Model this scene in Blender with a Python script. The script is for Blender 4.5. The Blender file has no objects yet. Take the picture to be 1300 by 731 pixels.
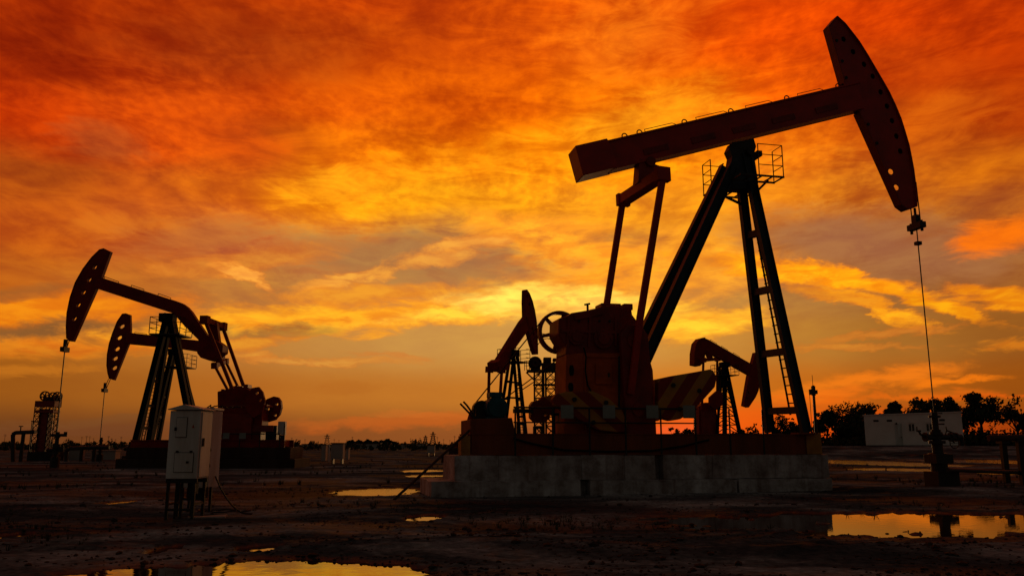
import bpy, bmesh, math, random
from mathutils import Vector, Matrix, noise as mn
random.seed(7)
R = math.radians
SC = bpy.context.scene
COL = SC.collection
# ------------------------------------------------------------------ camera
H = 1.4
PITCH = R(10.8)
FPX = 1040.0
CX, CY = 650.0, 365.5
cam = bpy.data.cameras.new('camera'); cam.sensor_width = 36; cam.lens = 36 * FPX / 1300
cam.clip_start = .1; cam.clip_end = 20000
co = bpy.data.objects.new('camera', cam); COL.objects.link(co)
co.location = (0, 0, H); co.rotation_euler = (math.pi / 2 + PITCH, 0, 0)
SC.camera = co

def ray(px, py):
    a = (px - CX) / FPX; b = (CY - py) / FPX
    return Vector((a, math.cos(PITCH) - b * math.sin(PITCH), math.sin(PITCH) + b * math.cos(PITCH)))
def ground(px, py, z=0.0):
    d = ray(px, py); t = (z - H) / d.z
    return Vector((d.x * t, d.y * t, z))
def at_y(px, py, Y):
    d = ray(px, py); t = Y / d.y
    return Vector((d.x * t, Y, H + d.z * t))
def azel(px, py):
    d = ray(px, py).normalized()
    return math.degrees(math.atan2(d.x, d.y)), math.degrees(math.asin(d.z))

class Frame:
    """local frame of one machine: u along it, v across it (away from the viewer), z up"""
    def __init__(s, x, y, th):
        s.o = Vector((x, y, 0)); s.th = th
        s.u = Vector((math.cos(th), math.sin(th), 0)); s.v = Vector((-math.sin(th), math.cos(th), 0))
    def at(s, px, py, v=0.0):
        d = ray(px, py); c = Vector((0, 0, H)) - s.o
        t = (v - c.dot(s.v)) / d.dot(s.v)
        p = c + d * t
        return (p.dot(s.u), p.z)
    def pt(s, px, py, v=0.0):
        u, z = s.at(px, py, v); return Vector((u, v, z))
    def poly(s, pts, v=0.0): return [s.at(a, b, v) for a, b in pts]

# ------------------------------------------------------------------ materials
def lin(c):
    return tuple(((x / 255) / 12.92 if x / 255 <= .04045 else ((x / 255 + .055) / 1.055) ** 2.4) for x in c)

def mk(name, c1, c2=None, rough=.6, metal=0., scale=3., bump=.0, spec=.2, streak=False, bscale=None):
    m = bpy.data.materials.new(name); m.use_nodes = True
    nt = m.node_tree; N = nt.nodes; L = nt.links
    b = N['Principled BSDF']
    b.inputs['Roughness'].default_value = rough; b.inputs['Metallic'].default_value = metal
    b.inputs['Specular IOR Level'].default_value = spec
    c2 = c2 or tuple(x * .6 for x in c1)
    tc = N.new('ShaderNodeTexCoord')
    mp = N.new('ShaderNodeMapping'); L.new(tc.outputs['Object'], mp.inputs['Vector'])
    if streak: mp.inputs['Scale'].default_value = (1, 1, .12)
    n = N.new('ShaderNodeTexNoise'); n.inputs['Scale'].default_value = scale; n.inputs['Detail'].default_value = 7
    n.inputs['Roughness'].default_value = .65
    L.new(mp.outputs['Vector'], n.inputs['Vector'])
    r = N.new('ShaderNodeValToRGB'); r.color_ramp.elements[0].position = .35; r.color_ramp.elements[1].position = .65
    r.color_ramp.elements[0].color = (*c2, 1); r.color_ramp.elements[1].color = (*c1, 1)
    L.new(n.outputs['Fac'], r.inputs['Fac']); L.new(r.outputs['Color'], b.inputs['Base Color'])
    if bump:
        n2 = N.new('ShaderNodeTexNoise'); n2.inputs['Scale'].default_value = bscale or scale * 6; n2.inputs['Detail'].default_value = 6
        L.new(tc.outputs['Object'], n2.inputs['Vector'])
        bp = N.new('ShaderNodeBump'); bp.inputs['Strength'].default_value = bump; bp.inputs['Distance'].default_value = .03
        L.new(n2.outputs['Fac'], bp.inputs['Height']); L.new(bp.outputs['Normal'], b.inputs['Normal'])
    return m

M = {}
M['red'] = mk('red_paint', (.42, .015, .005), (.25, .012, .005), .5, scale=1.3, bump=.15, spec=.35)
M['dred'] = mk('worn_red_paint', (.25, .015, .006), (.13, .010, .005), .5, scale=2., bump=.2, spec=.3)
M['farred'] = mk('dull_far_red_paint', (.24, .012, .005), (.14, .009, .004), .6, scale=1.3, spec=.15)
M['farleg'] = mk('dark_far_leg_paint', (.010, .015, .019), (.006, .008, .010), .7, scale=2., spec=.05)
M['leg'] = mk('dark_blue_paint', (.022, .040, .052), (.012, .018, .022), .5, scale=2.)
M['orange'] = mk('rusty_orange_paint', (.50, .085, .015), (.28, .045, .010), .65, scale=1.6, bump=.2)
M['skid'] = mk('rust_red_skid', (.22, .05, .015), (.11, .026, .010), .7, scale=1.5, bump=.2, streak=True)
M['yellow'] = mk('yellow_end_paint', (.42, .20, .03), (.25, .10, .02), .65, scale=2.)
M['steel'] = mk('dark_steel', (.03, .028, .026), (.015, .013, .012), .5, scale=4.)
M['rust'] = mk('rusty_steel', (.07, .03, .018), (.03, .016, .012), .75, scale=4.)
M['teal'] = mk('teal_motor_paint', (.02, .10, .13), (.012, .05, .06), .5, scale=2.)
M['rubber'] = mk('black_belt_rubber', (.012, .011, .010), (.008, .007, .007), .95, spec=.05)
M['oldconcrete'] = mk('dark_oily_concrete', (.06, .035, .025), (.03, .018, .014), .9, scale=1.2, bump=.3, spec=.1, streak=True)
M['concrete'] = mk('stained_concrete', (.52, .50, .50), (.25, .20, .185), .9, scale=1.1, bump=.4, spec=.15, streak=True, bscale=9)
M['white'] = mk('white_cabinet_paint', (.56, .58, .55), (.36, .33, .28), .55, scale=2.6, streak=True)
M['cabin'] = mk('white_cabin_panel', (.74, .66, .60), (.64, .56, .50), .6, scale=.6)
M['plate'] = mk('pale_sign_plate', (.22, .24, .22), (.16, .18, .16), .6, scale=3.)
M['dark'] = mk('black_shade_and_fittings', (.008, .007, .006), (.006, .005, .005), .8)  # black fittings, and the shade inside holes put in as colour
M['glass'] = mk('dark_glass', (.012, .012, .014), (.010, .010, .012), .1, spec=.5)
M['bark'] = mk('bark', (.06, .045, .03), (.03, .022, .016), .9, scale=4., bump=.4)
M['leaf'] = mk('leaves', (.04, .05, .02), (.025, .032, .014), .7, scale=.7, spec=.1)
M['wood'] = mk('weathered_pole_wood', (.10, .07, .045), (.06, .04, .03), .9, scale=3.)
M['wall'] = mk('pale_distant_wall', (.35, .32, .28), (.28, .25, .22), .9, scale=.3)
M['stone'] = mk('pebble_stone', (.05, .04, .032), (.02, .016, .013), .85, scale=2., spec=.1)

_cn = M['concrete'].node_tree; _b = _cn.nodes['Principled BSDF']; _r = [x for x in _cn.nodes if x.type == 'VALTORGB'][0]
_t = _cn.nodes.new('ShaderNodeTexCoord'); _q = _cn.nodes.new('ShaderNodeTexNoise'); _q.inputs['Scale'].default_value = 2.2; _q.inputs['Detail'].default_value = 9; _q.inputs['Roughness'].default_value = .72
_cn.links.new(_t.outputs['Object'], _q.inputs['Vector'])
_w = _cn.nodes.new('ShaderNodeValToRGB'); _w.color_ramp.elements[0].position = .38; _w.color_ramp.elements[1].position = .60
_w.color_ramp.elements[0].color = (.42, .35, .31, 1); _w.color_ramp.elements[1].color = (1, 1, 1, 1)
_cn.links.new(_q.outputs['Fac'], _w.inputs['Fac'])
_m = _cn.nodes.new('ShaderNodeMix'); _m.data_type = 'RGBA'; _m.blend_type = 'MULTIPLY'; _m.inputs['Factor'].default_value = .9
_cn.links.new(_r.outputs['Color'], _m.inputs['A']); _cn.links.new(_w.outputs['Color'], _m.inputs['B']); _cn.links.new(_m.outputs['Result'], _b.inputs['Base Color'])

_k = _cn.nodes.new('ShaderNodeMapping'); _k.inputs['Scale'].default_value = (3.4, 3.4, .10); _cn.links.new(_t.outputs['Object'], _k.inputs['Vector'])
_v = _cn.nodes.new('ShaderNodeTexNoise'); _v.inputs['Scale'].default_value = 1.5; _v.inputs['Detail'].default_value = 5; _cn.links.new(_k.outputs['Vector'], _v.inputs['Vector'])
_z = _cn.nodes.new('ShaderNodeValToRGB'); _z.color_ramp.elements[0].position = .56; _z.color_ramp.elements[1].position = .84
_z.color_ramp.elements[0].color = (0, 0, 0, 1); _z.color_ramp.elements[1].color = (.85, .85, .85, 1); _cn.links.new(_v.outputs['Fac'], _z.inputs['Fac'])
_m2 = _cn.nodes.new('ShaderNodeMix'); _m2.data_type = 'RGBA'; _cn.links.new(_z.outputs['Color'], _m2.inputs['Factor']); _cn.links.new(_m.outputs['Result'], _m2.inputs['A']); _m2.inputs['B'].default_value = (.10, .035, .018, 1)
_cn.links.new(_m2.outputs['Result'], _b.inputs['Base Color'])
# striped counterweight paint: diagonal warning bands (a painted pattern of the thing itself)
def striped(name, ang, width):
    m = bpy.data.materials.new(name); m.use_nodes = True
    nt = m.node_tree; N = nt.nodes; L = nt.links; b = N['Principled BSDF']
    b.inputs['Roughness'].default_value = .6; b.inputs['Specular IOR Level'].default_value = .25
    tc = N.new('ShaderNodeTexCoord')
    sp = N.new('ShaderNodeSeparateXYZ'); L.new(tc.outputs['Object'], sp.inputs[0])
    def mth(op, a, bb=None):
        k = N.new('ShaderNodeMath'); k.operation = op
        for i, x in enumerate((a, bb)):
            if x is None: continue
            if isinstance(x, (int, float)): k.inputs[i].default_value = x
            else: L.new(x, k.inputs[i])
        return k.outputs[0]
    s = mth('ADD', mth('MULTIPLY', sp.outputs['X'], math.cos(ang) / width), mth('MULTIPLY', sp.outputs['Z'], math.sin(ang) / width))
    f = mth('GREATER_THAN', mth('FRACT', s), .5)
    n = N.new('ShaderNodeTexNoise'); n.inputs['Scale'].default_value = 2.5; n.inputs['Detail'].default_value = 6
    L.new(tc.outputs['Object'], n.inputs['Vector'])
    mx = N.new('ShaderNodeMix'); mx.data_type = 'RGBA'
    L.new(f, mx.inputs['Factor']); mx.inputs['A'].default_value = (.30, .025, .010, 1); mx.inputs['B'].default_value = (.55, .22, .03, 1)
    m2 = N.new('ShaderNodeMix'); m2.data_type = 'RGBA'; m2.blend_type = 'MULTIPLY'; m2.inputs['Factor'].default_value = .6
    L.new(mx.outputs['Result'], m2.inputs['A']); L.new(n.outputs['Color'], m2.inputs['B'])
    L.new(m2.outputs['Result'], b.inputs['Base Color'])
    return m
M['stripeA'] = striped('striped_weight_paint', R(-36), .62)
M['stripeB'] = striped('striped_weight_paint_leaning', R(50), .62)

# ------------------------------------------------------------------ mesh builder
class MB:
    def __init__(s): s.bm = bmesh.new()
    def prism(s, pts, v0, v1):
        """outline in (u,z), extruded from v0 to v1"""
        a = [s.bm.verts.new((p[0], v0, p[1])) for p in pts]
        b = [s.bm.verts.new((p[0], v1, p[1])) for p in pts]
        s.bm.faces.new(a); s.bm.faces.new(list(reversed(b)))
        n = len(pts)
        for i in range(n):
            j = (i + 1) % n
            s.bm.faces.new((a[j], a[i], b[i], b[j]))
        return s
    def plate(s, pts, holes, v0, v1):
        es = []
        for loop in [pts] + holes:
            vs = [s.bm.verts.new((p[0], v0, p[1])) for p in loop]
            for i in range(len(vs)): es.append(s.bm.edges.new((vs[i], vs[(i + 1) % len(vs)])))
        r = bmesh.ops.triangle_fill(s.bm, use_beauty=True, edges=es)
        fs = [f for f in r['geom'] if isinstance(f, bmesh.types.BMFace)]
        e = bmesh.ops.extrude_face_region(s.bm, geom=fs)
        bmesh.ops.translate(s.bm, vec=(0, v1 - v0, 0), verts=[x for x in e['geom'] if isinstance(x, bmesh.types.BMVert)])
        return s
    def box(s, x0, x1, y0, y1, z0, z1):
        P = [(x, y, z) for z in (z0, z1) for y in (y0, y1) for x in (x0, x1)]
        v = [s.bm.verts.new(p) for p in P]
        for f in ((0, 2, 3, 1), (4, 5, 7, 6), (0, 1, 5, 4), (2, 6, 7, 3), (0, 4, 6, 2), (1, 3, 7, 5)):
            s.bm.faces.new([v[i] for i in f])
        return s
    def tube(s, p, q, r, r2=None, n=10, caps=True):
        p, q = Vector(p), Vector(q); r2 = r if r2 is None else r2
        d = (q - p).normalized(); a = d.orthogonal().normalized(); b = d.cross(a)
        A = []; B = []
        for i in range(n):
            t = 2 * math.pi * i / n; o = a * math.cos(t) + b * math.sin(t)
            A.append(s.bm.verts.new(p + o * r)); B.append(s.bm.verts.new(q + o * r2))
        for i in range(n):
            j = (i + 1) % n; s.bm.faces.new((A[i], A[j], B[j], B[i]))
        if caps: s.bm.faces.new(list(reversed(A))); s.bm.faces.new(B)
        return s
    def path(s, pts, r, n=8):
        for i in range(len(pts) - 1): s.tube(pts[i], pts[i + 1], r, n=n)
        return s
    def bar(s, p, q, w, h, up=(0, 1, 0), w2=None, h2=None):
        """rectangular bar from p to q; w measured along `up`, h across it"""
        p, q, up = Vector(p), Vector(q), Vector(up)
        d = (q - p).normalized(); sx = d.cross(up).normalized(); uy = sx.cross(d).normalized()
        w2 = w if w2 is None else w2; h2 = h if h2 is None else h2
        V = []
        for c, ww, hh in ((p, w, h), (q, w2, h2)):
            for a, b in ((-1, -1), (1, -1), (1, 1), (-1, 1)):
                V.append(s.bm.verts.new(c + uy * (a * ww / 2) + sx * (b * hh / 2)))
        for f in ((3, 2, 1, 0), (4, 5, 6, 7), (0, 1, 5, 4), (1, 2, 6, 5), (2, 3, 7, 6), (3, 0, 4, 7)):
            s.bm.faces.new([V[i] for i in f])
        return s
    def ibar(s, p, q, w, h, t=.03):
        """I-section beam: two flanges and a web"""
        p, q = Vector(p), Vector(q); up = Vector((0, 1, 0))
        d = (q - p).normalized(); sx = d.cross(up).normalized()
        for k in (-1, 1): s.bar(p + sx * k * (h / 2 - t / 2), q + sx * k * (h / 2 - t / 2), w, t)
        s.bar(p, q, t, h - 2 * t - .004)
        return s
    def disc(s, c, r, v0, v1, n=28, sq=1.):
        return s.prism([(c[0] + r * math.cos(2 * math.pi * i / n), c[1] + r * sq * math.sin(2 * math.pi * i / n)) for i in range(n)], v0, v1)
    def ring(s, c, r0, r1, v0, v1, n=36):
        o = [(c[0] + r1 * math.cos(2 * math.pi * i / n), c[1] + r1 * math.sin(2 * math.pi * i / n)) for i in range(n)]
        i_ = [(c[0] + r0 * math.cos(2 * math.pi * i / n), c[1] + r0 * math.sin(2 * math.pi * i / n)) for i in range(n)]
        L = [[s.bm.verts.new((p[0], v, p[1])) for p in loop] for v in (v0, v1) for loop in (o, i_)]
        for i in range(n):
            j = (i + 1) % n
            for a, b in ((0, 1), (1, 3), (3, 2), (2, 0)):
                s.bm.faces.new((L[a][i], L[a][j], L[b][j], L[b][i]))
        return s
    def rough(s, cut=.35, amp=.012):
        """cut the faces finer and knock the corners about, as on old cast blocks"""
        for _ in range(5):
            es = [e for e in s.bm.edges if e.calc_length() > cut]
            if not es: break
            bmesh.ops.subdivide_edges(s.bm, edges=es, cuts=1, use_grid_fill=True)
        for v in s.bm.verts:
            sharp = any(len(e.link_faces) == 2 and e.link_faces[0].normal.dot(e.link_faces[1].normal) < .5 for e in v.link_edges)
            k = amp * (2.4 if sharp else 1.)
            v.co += Vector((mn.noise(v.co * 2.3), mn.noise(v.co * 2.3 + Vector((9, 1, 4))), mn.noise(v.co * 2.9 + Vector((2, 7, 1))) - (.25 if sharp else 0))) * k
        return s
    def build(s, name, mat, parent=None, smooth=False, bevel=0, loc=None):
        bmesh.ops.recalc_face_normals(s.bm, faces=s.bm.faces[:])
        me = bpy.data.meshes.new(name); s.bm.to_mesh(me); s.bm.free()
        me.materials.append(mat)
        if smooth:
            me.polygons.foreach_set('use_smooth', [True] * len(me.polygons))
            try: me.set_sharp_from_angle(angle=R(40))
            except Exception: pass
        o = bpy.data.objects.new(name, me); COL.objects.link(o)
        if parent: o.parent = parent
        if loc is not None: o.location = loc
        if bevel:
            b = o.modifiers.new('bevel', 'BEVEL'); b.width = bevel; b.segments = 2; b.limit_method = 'ANGLE'
        return o

def tag(o, label=None, cat=None, group=None, kind=None):
    if label: o['label'] = label
    if cat: o['category'] = cat
    if group: o['group'] = group
    if kind: o['kind'] = kind
    return o
def thing(name, label, cat, loc=(0, 0, 0), rz=0, group=None):
    o = bpy.data.objects.new(name, None); COL.objects.link(o); o.empty_display_size = .2
    o.location = loc; o.rotation_euler = (0, 0, rz)
    return tag(o, label, cat, group)
def circ(c, r, n=12, sq=1.):
    return [(c[0] + r * math.cos(2 * math.pi * i / n), c[1] + r * sq * math.sin(2 * math.pi * i / n)) for i in range(n)]


# ------------------------------------------------------------------ sky
W = bpy.data.worlds.new('World'); SC.world = W; W.use_nodes = True
nt = W.node_tree; N = nt.nodes; L = nt.links
for n in list(N): N.remove(n)
SUN_AZ, SUN_EL = azel(735, 500)
def val(sock, x):
    if isinstance(x, (int, float)): sock.default_value = x
    elif isinstance(x, (tuple, list)): sock.default_value = x
    else: L.new(x, sock)
def mth(op, a, b=None, c=None, clamp=False):
    k = N.new('ShaderNodeMath'); k.operation = op; k.use_clamp = clamp
    for i, x in enumerate((a, b, c)):
        if x is not None: val(k.inputs[i], x)
    return k.outputs[0]
def vmath(op, a, b=None, scale=None):
    k = N.new('ShaderNodeVectorMath'); k.operation = op
    val(k.inputs[0], a)
    if b is not None: val(k.inputs[1], b)
    if scale is not None: val(k.inputs['Scale'], scale)
    return k.outputs[0]
def mixc(f, a, b, blend='MIX'):
    k = N.new('ShaderNodeMix'); k.data_type = 'RGBA'; k.blend_type = blend; k.clamp_factor = True
    val(k.inputs['Factor'], f)
    for s_, x in (('A', a), ('B', b)):
        val(k.inputs[s_], (*x, 1) if isinstance(x, tuple) and len(x) == 3 else x)
    return k.outputs['Result']
def mapr(x, a, b, c=0., d=1., kind='SMOOTHSTEP'):
    k = N.new('ShaderNodeMapRange'); k.interpolation_type = kind
    val(k.inputs['Value'], x); val(k.inputs['From Min'], a); val(k.inputs['From Max'], b); val(k.inputs['To Min'], c); val(k.inputs['To Max'], d)
    return k.outputs['Result']
def comb(x, y, z=0.):
    k = N.new('ShaderNodeCombineXYZ'); val(k.inputs[0], x); val(k.inputs[1], y); val(k.inputs[2], z); return k.outputs[0]
def noise(vec, scale, detail=6, rough=.55, dist=0., lac=2.):
    k = N.new('ShaderNodeTexNoise'); L.new(vec, k.inputs['Vector'])
    k.inputs['Scale'].default_value = scale; k.inputs['Detail'].default_value = detail; k.inputs['Roughness'].default_value = rough
    k.inputs['Distortion'].default_value = dist; k.inputs['Lacunarity'].default_value = lac
    return k
tc = N.new('ShaderNodeTexCoord')
dirv = tc.outputs['Generated']
sep = N.new('ShaderNodeSeparateXYZ'); L.new(dirv, sep.inputs[0])
dx, dy, dz = sep.outputs
DEG = 180 / math.pi
az = mth('MULTIPLY', mth('ARCTAN2', dx, dy), DEG)
el = mth('MULTIPLY', mth('ARCSINE', dz), DEG)
# the cloud layer as a plane overhead, seen in true perspective
den = mth('ADD', mth('MAXIMUM', dz, 0.), .16)
cp = comb(mth('DIVIDE', dx, den), mth('DIVIDE', dy, den), 0.)
mpw = N.new('ShaderNodeMapping'); L.new(cp, mpw.inputs['Vector']); mpw.inputs['Rotation'].default_value = (0, 0, R(-14)); mpw.inputs['Scale'].default_value = (.55, 1.25, 1)
wisp = noise(mpw.outputs['Vector'], 2.9, 10, .60, .45)
mpm = N.new('ShaderNodeMapping'); L.new(cp, mpm.inputs['Vector']); mpm.inputs['Rotation'].default_value = (0, 0, R(25)); mpm.inputs['Scale'].default_value = (1.15, .85, 1); mpm.inputs['Location'].default_value = (3.1, 1.7, 0)
mott = noise(mpm.outputs['Vector'], 9., 7, .58, .2)
mpf = N.new('ShaderNodeMapping'); L.new(cp, mpf.inputs['Vector']); mpf.inputs['Rotation'].default_value = (0, 0, R(18)); mpf.inputs['Scale'].default_value = (2.1, .55, 1)
mid = noise(mpf.outputs['Vector'], 1.9, 7, .6, .5)
# warp of the direction, in degrees
ang0 = comb(az, el, 0.)
mpa = N.new('ShaderNodeMapping'); L.new(ang0, mpa.inputs['Vector']); mpa.inputs['Scale'].default_value = (.07, .16, 1)
wn = noise(mpa.outputs['Vector'], 1., 7, .6, .4)
mpa2 = N.new('ShaderNodeMapping'); L.new(ang0, mpa2.inputs['Vector']); mpa2.inputs['Scale'].default_value = (.3, 1.0, 1); mpa2.inputs['Rotation'].default_value = (0, 0, R(6))
streakn = noise(mpa2.outputs['Vector'], .62, 11, .66, .8)
warp = vmath('SCALE', vmath('MULTIPLY', vmath('SUBTRACT', wn.outputs['Color'], (.5, .5, .5)), (11., 4.5, 0.)), scale=mapr(el, 3., 13., .2, 1.))
ang = vmath('ADD', ang0, warp)
sa = N.new('ShaderNodeSeparateXYZ'); L.new(ang, sa.inputs[0]); azw, elw = sa.outputs[0], sa.outputs[1]

XS = [0, 130, 260, 390, 520, 650, 780, 910, 1040, 1170, 1300]
TAB = [
 (0,   [(158,42,5),(158,46,5),(160,48,6),(182,58,6),(184,60,7),(205,76,6),(224,86,6),(226,74,4),(215,64,3),(196,56,3),(158,43,4)]),
 (60,  [(150,40,4),(156,46,7),(156,52,9),(176,66,9),(196,72,7),(212,82,7),(240,106,9),(230,80,4),(213,68,4),(192,56,3),(158,43,4)]),
 (130, [(194,58,3),(212,70,3),(218,78,4),(212,86,7),(220,92,5),(226,96,4),(238,116,6),(232,104,6),(212,80,6),(180,68,9),(194,62,4)]),
 (200, [(152,74,14),(166,76,15),(188,86,18),(224,114,9),(243,128,6),(243,128,5),(250,150,10),(246,140,14),(225,108,14),(184,86,14),(196,98,14)]),
 (260, [(188,96,14),(184,92,18),(204,106,18),(242,142,11),(252,168,13),(252,162,18),(243,154,30),(240,150,26),(214,120,26),(166,94,38),(192,94,22)]),
 (320, [(190,95,18),(190,100,24),(185,108,44),(208,134,50),(185,128,66),(184,126,66),(215,148,55),(210,135,42),(160,102,54),(148,94,54),(160,93,42)]),
 (380, [(190,108,22),(190,112,30),(180,115,50),(195,135,62),(195,138,70),(200,145,70),(212,155,66),(195,135,62),(165,110,56),(155,100,46),(155,90,34)]),
 (440, [(165,95,26),(175,103,34),(182,115,46),(190,130,60),(196,140,68),(202,146,70),(208,146,66),(196,132,52),(178,116,42),(160,100,34),(142,84,26)]),
 (500, [(145,80,20),(152,86,24),(168,94,28),(180,106,34),(186,112,38),(192,116,38),(205,118,34),(205,114,26),(188,98,20),(170,86,16),(150,74,12)]),
 (556, [(104,58,26),(108,60,28),(118,64,28),(128,70,30),(138,76,32),(142,78,35),(205,84,25),(225,84,15),(205,68,10),(180,58,8),(155,56,8)]),
]
TAB = [(y, [((c[0] * .98, c[1] * (.86 if k < 3 else .93), c[2] * 1.25) if (130 <= y <= 330 and k < 4) else c) for k, c in enumerate(row)]) for y, row in TAB]
def samp(px, py):
    px = min(max(px, 0), 1300); py = min(max(py, 0), 556)
    for i in range(len(TAB) - 1):
        if TAB[i + 1][0] >= py: break
    t = (py - TAB[i][0]) / (TAB[i + 1][0] - TAB[i][0])
    j = min(int(px / 130), 9); s = px / 130 - j
    def rowc(r): return [r[j][k] * (1 - s) + r[j + 1][k] * s for k in range(3)]
    a, b = rowc(TAB[i][1]), rowc(TAB[i + 1][1])
    return [a[k] * (1 - t) + b[k] * t for k in range(3)]
def project(a, e):
    a, e = R(a), R(e); d = Vector((math.sin(a) * math.cos(e), math.cos(a) * math.cos(e), math.sin(e)))
    fw = d.y * math.cos(PITCH) + d.z * math.sin(PITCH); up = -d.y * math.sin(PITCH) + d.z * math.cos(PITCH)
    return CX + FPX * d.x / fw, CY - FPX * up / fw
AZR = 44.
facaz = mth('ADD', mth('DIVIDE', azw, 2 * AZR), .5, clamp=True)
base = None; pe = None
els = [azel(650, r[0])[1] for r in TAB][::-1]
for i, e in enumerate(els):
    cr = N.new('ShaderNodeValToRGB'); L.new(facaz, cr.inputs['Fac'])
    cr.color_ramp.interpolation = 'EASE'
    stops = [-38 + 76 * k / 12 for k in range(13)]
    E = cr.color_ramp.elements
    for k, s_ in enumerate(stops):
        p = (s_ + AZR) / (2 * AZR)
        if k < 2: x = E[k]; x.position = p
        else: x = E.new(p)
        x.color = (*lin(samp(*project(s_, e))), 1)
    if base is None: base = cr.outputs['Color']
    else: base = mixc(mapr(elw, pe, e, kind='SMOOTHERSTEP'), base, cr.outputs['Color'])
    pe = e
# cloud texture: how strongly the noise shows grows with height (the low sky is nearly clear)
tex = mth('ADD', mth('ADD', mth('MULTIPLY', wisp.outputs['Fac'], .45), mth('MULTIPLY', streakn.outputs['Fac'], .30)), mth('MULTIPLY', mott.outputs['Fac'], .25))
texc = mapr(tex, .36, .62)
amp = mapr(el, 7., 15., .05, 1.)
lo = mixc(amp, (1, 1, 1), (.80, .66, .9)); hi = mixc(amp, (1, 1, 1), (1.20, 1.26, .9))
base = mixc(1., base, mixc(texc, lo, hi), 'MULTIPLY')
midc = mapr(mid.outputs['Fac'], .35, .65)
base = mixc(amp, base, mixc(1., base, mixc(midc, (.86, .80, 1.0), (1.10, 1.14, .96)), 'MULTIPLY'))

# single cloud banks and gaps, placed by direction: (photo x, y, half-length px, half-height px, tilt, colour, strength, noise)
BL = [
 (300,75,190,50,0,(140,52,14),.6,1), (230,150,150,55,8,(228,82,8),.8,1), (60,135,90,30,10,(212,66,6),.7,1), (130,178,70,30,0,(132,72,36),.7,1),
 (800,45,110,50,-10,(248,130,22),.7,1), (560,245,215,52,-6,(255,172,22),.75,1), (830,150,130,30,-14,(252,170,24),.8,1), (440,235,70,26,-8,(252,170,24),.6,1),
 (1190,115,120,50,20,(168,60,10),.5,1), (1200,165,60,60,70,(226,112,18),.5,1),
 (700,325,110,42,8,(252,172,42),.85,1), (860,340,120,40,-5,(252,180,46),.6,1), (980,235,130,50,-8,(246,150,30),.6,1), (1050,270,60,18,-12,(245,160,40),.6,1),
 (480,325,170,36,3,(170,116,66),.95,1), (610,332,110,24,5,(168,114,68),.9,1), (1090,305,170,44,6,(162,102,64),.95,.5), (1200,330,110,34,0,(160,102,62),.9,.5),
 (250,300,110,22,-6,(178,100,48),.6,1), (320,330,120,16,-7,(216,140,52),.7,1), (170,285,90,14,-4,(212,116,30),.6,1),
 (60,395,190,20,-3,(238,142,20),.85,1), (90,420,170,13,-2,(128,84,44),.85,1), (70,442,190,17,-2,(224,128,26),.8,1), (40,472,120,9,-2,(200,116,28),.6,1), (40,372,120,9,-3,(150,88,40),.6,1),
 (470,405,330,15,-5,(250,182,40),1.,1), (590,396,170,11,-5,(255,206,60),.9,1), (700,382,140,21,2,(255,224,92),1.,.9), (760,385,100,18,0,(255,220,88),.8,1), (380,400,150,14,-3,(246,176,36),.8,1),
 (480,372,150,12,-4,(236,160,44),.7,1), (330,424,110,10,-3,(150,104,52),.8,1), (310,434,70,9,-4,(226,152,44),.8,1), (315,452,40,7,6,(224,158,58),.7,1), (400,459,120,5,1,(218,156,64),.7,.8), (500,452,50,4,5,(212,148,66),.5,.8),
 (310,352,34,8,33,(240,168,66),.8,.6), (440,352,60,8,-10,(240,176,66),.7,1), (560,330,60,9,-4,(232,166,66),.6,1), (600,310,60,8,-6,(238,170,66),.6,1),
 (1000,344,150,11,7,(252,172,24),1.,1), (1100,358,120,11,13,(250,168,18),1.,1), (1185,386,80,9,19,(246,164,18),1.,1), (1105,386,85,11,24,(248,172,26),.9,1), (1060,375,70,9,14,(230,150,36),.7,1),
 (1268,299,70,24,-20,(242,112,12),.95,1), (1280,378,80,15,10,(242,154,18),.95,1), (1285,438,60,8,-6,(226,130,24),.7,1), (880,412,90,17,-7,(255,198,48),.95,1), (830,395,70,14,-4,(255,206,60),.7,1),
 (1060,440,110,5,0,(212,142,48),.6,1), (1130,422,90,6,-6,(214,140,48),.5,1),
 (1095,484,130,11,-9,(236,120,22),.9,1), (1060,500,90,7,-4,(236,112,20),.8,1), (1215,484,70,6,-4,(238,118,16),.9,1), (1120,505,130,6,-3,(226,102,16),.7,1), (1245,504,80,4,0,(226,92,12),.7,1),
 (940,532,150,26,0,(236,92,12),.7,.6), (1100,534,150,14,-3,(226,80,10),.5,.8), (860,548,90,14,0,(242,92,40),.7,.5), (565,532,190,9,-3,(200,92,26),.6,.8), (460,533,150,5,-1,(180,90,30),.6,.8), (540,527,70,4,3,(200,104,36),.5,1),
 (440,493,50,7,-3,(176,100,32),.5,1), (120,545,200,9,-2,(112,64,34),.5,.6), (140,533,200,6,-4,(118,72,36),.5,.6),
]
tx2 = mth('ADD', mth('MULTIPLY', streakn.outputs['Fac'], .75), mth('MULTIPLY', wisp.outputs['Fac'], .25))
tn = mapr(mth('ADD', mth('MULTIPLY', tx2, .75), mth('MULTIPLY', mott.outputs['Fac'], .25)), .33, .67, -.5, .5, 'LINEAR')
inner = mapr(noise(mpa2.outputs['Vector'], 1.3, 9, .62, .5).outputs['Fac'], .36, .60)
mpa3 = N.new('ShaderNodeMapping'); L.new(ang0, mpa3.inputs['Vector']); mpa3.inputs['Scale'].default_value = (.30, .75, 1); mpa3.inputs['Location'].default_value = (7., 3., 0)
wn2 = noise(mpa3.outputs['Vector'], 1., 8, .62, .6)
warp2 = vmath('MULTIPLY', vmath('SUBTRACT', wn2.outputs['Color'], (.5, .5, .5)), (5.5, 1.7, 0.))
angs = vmath('ADD', vmath('ADD', ang0, vmath('MULTIPLY', warp, (.30, .25, 0.))), warp2)
clr = base; BM = None
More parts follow.
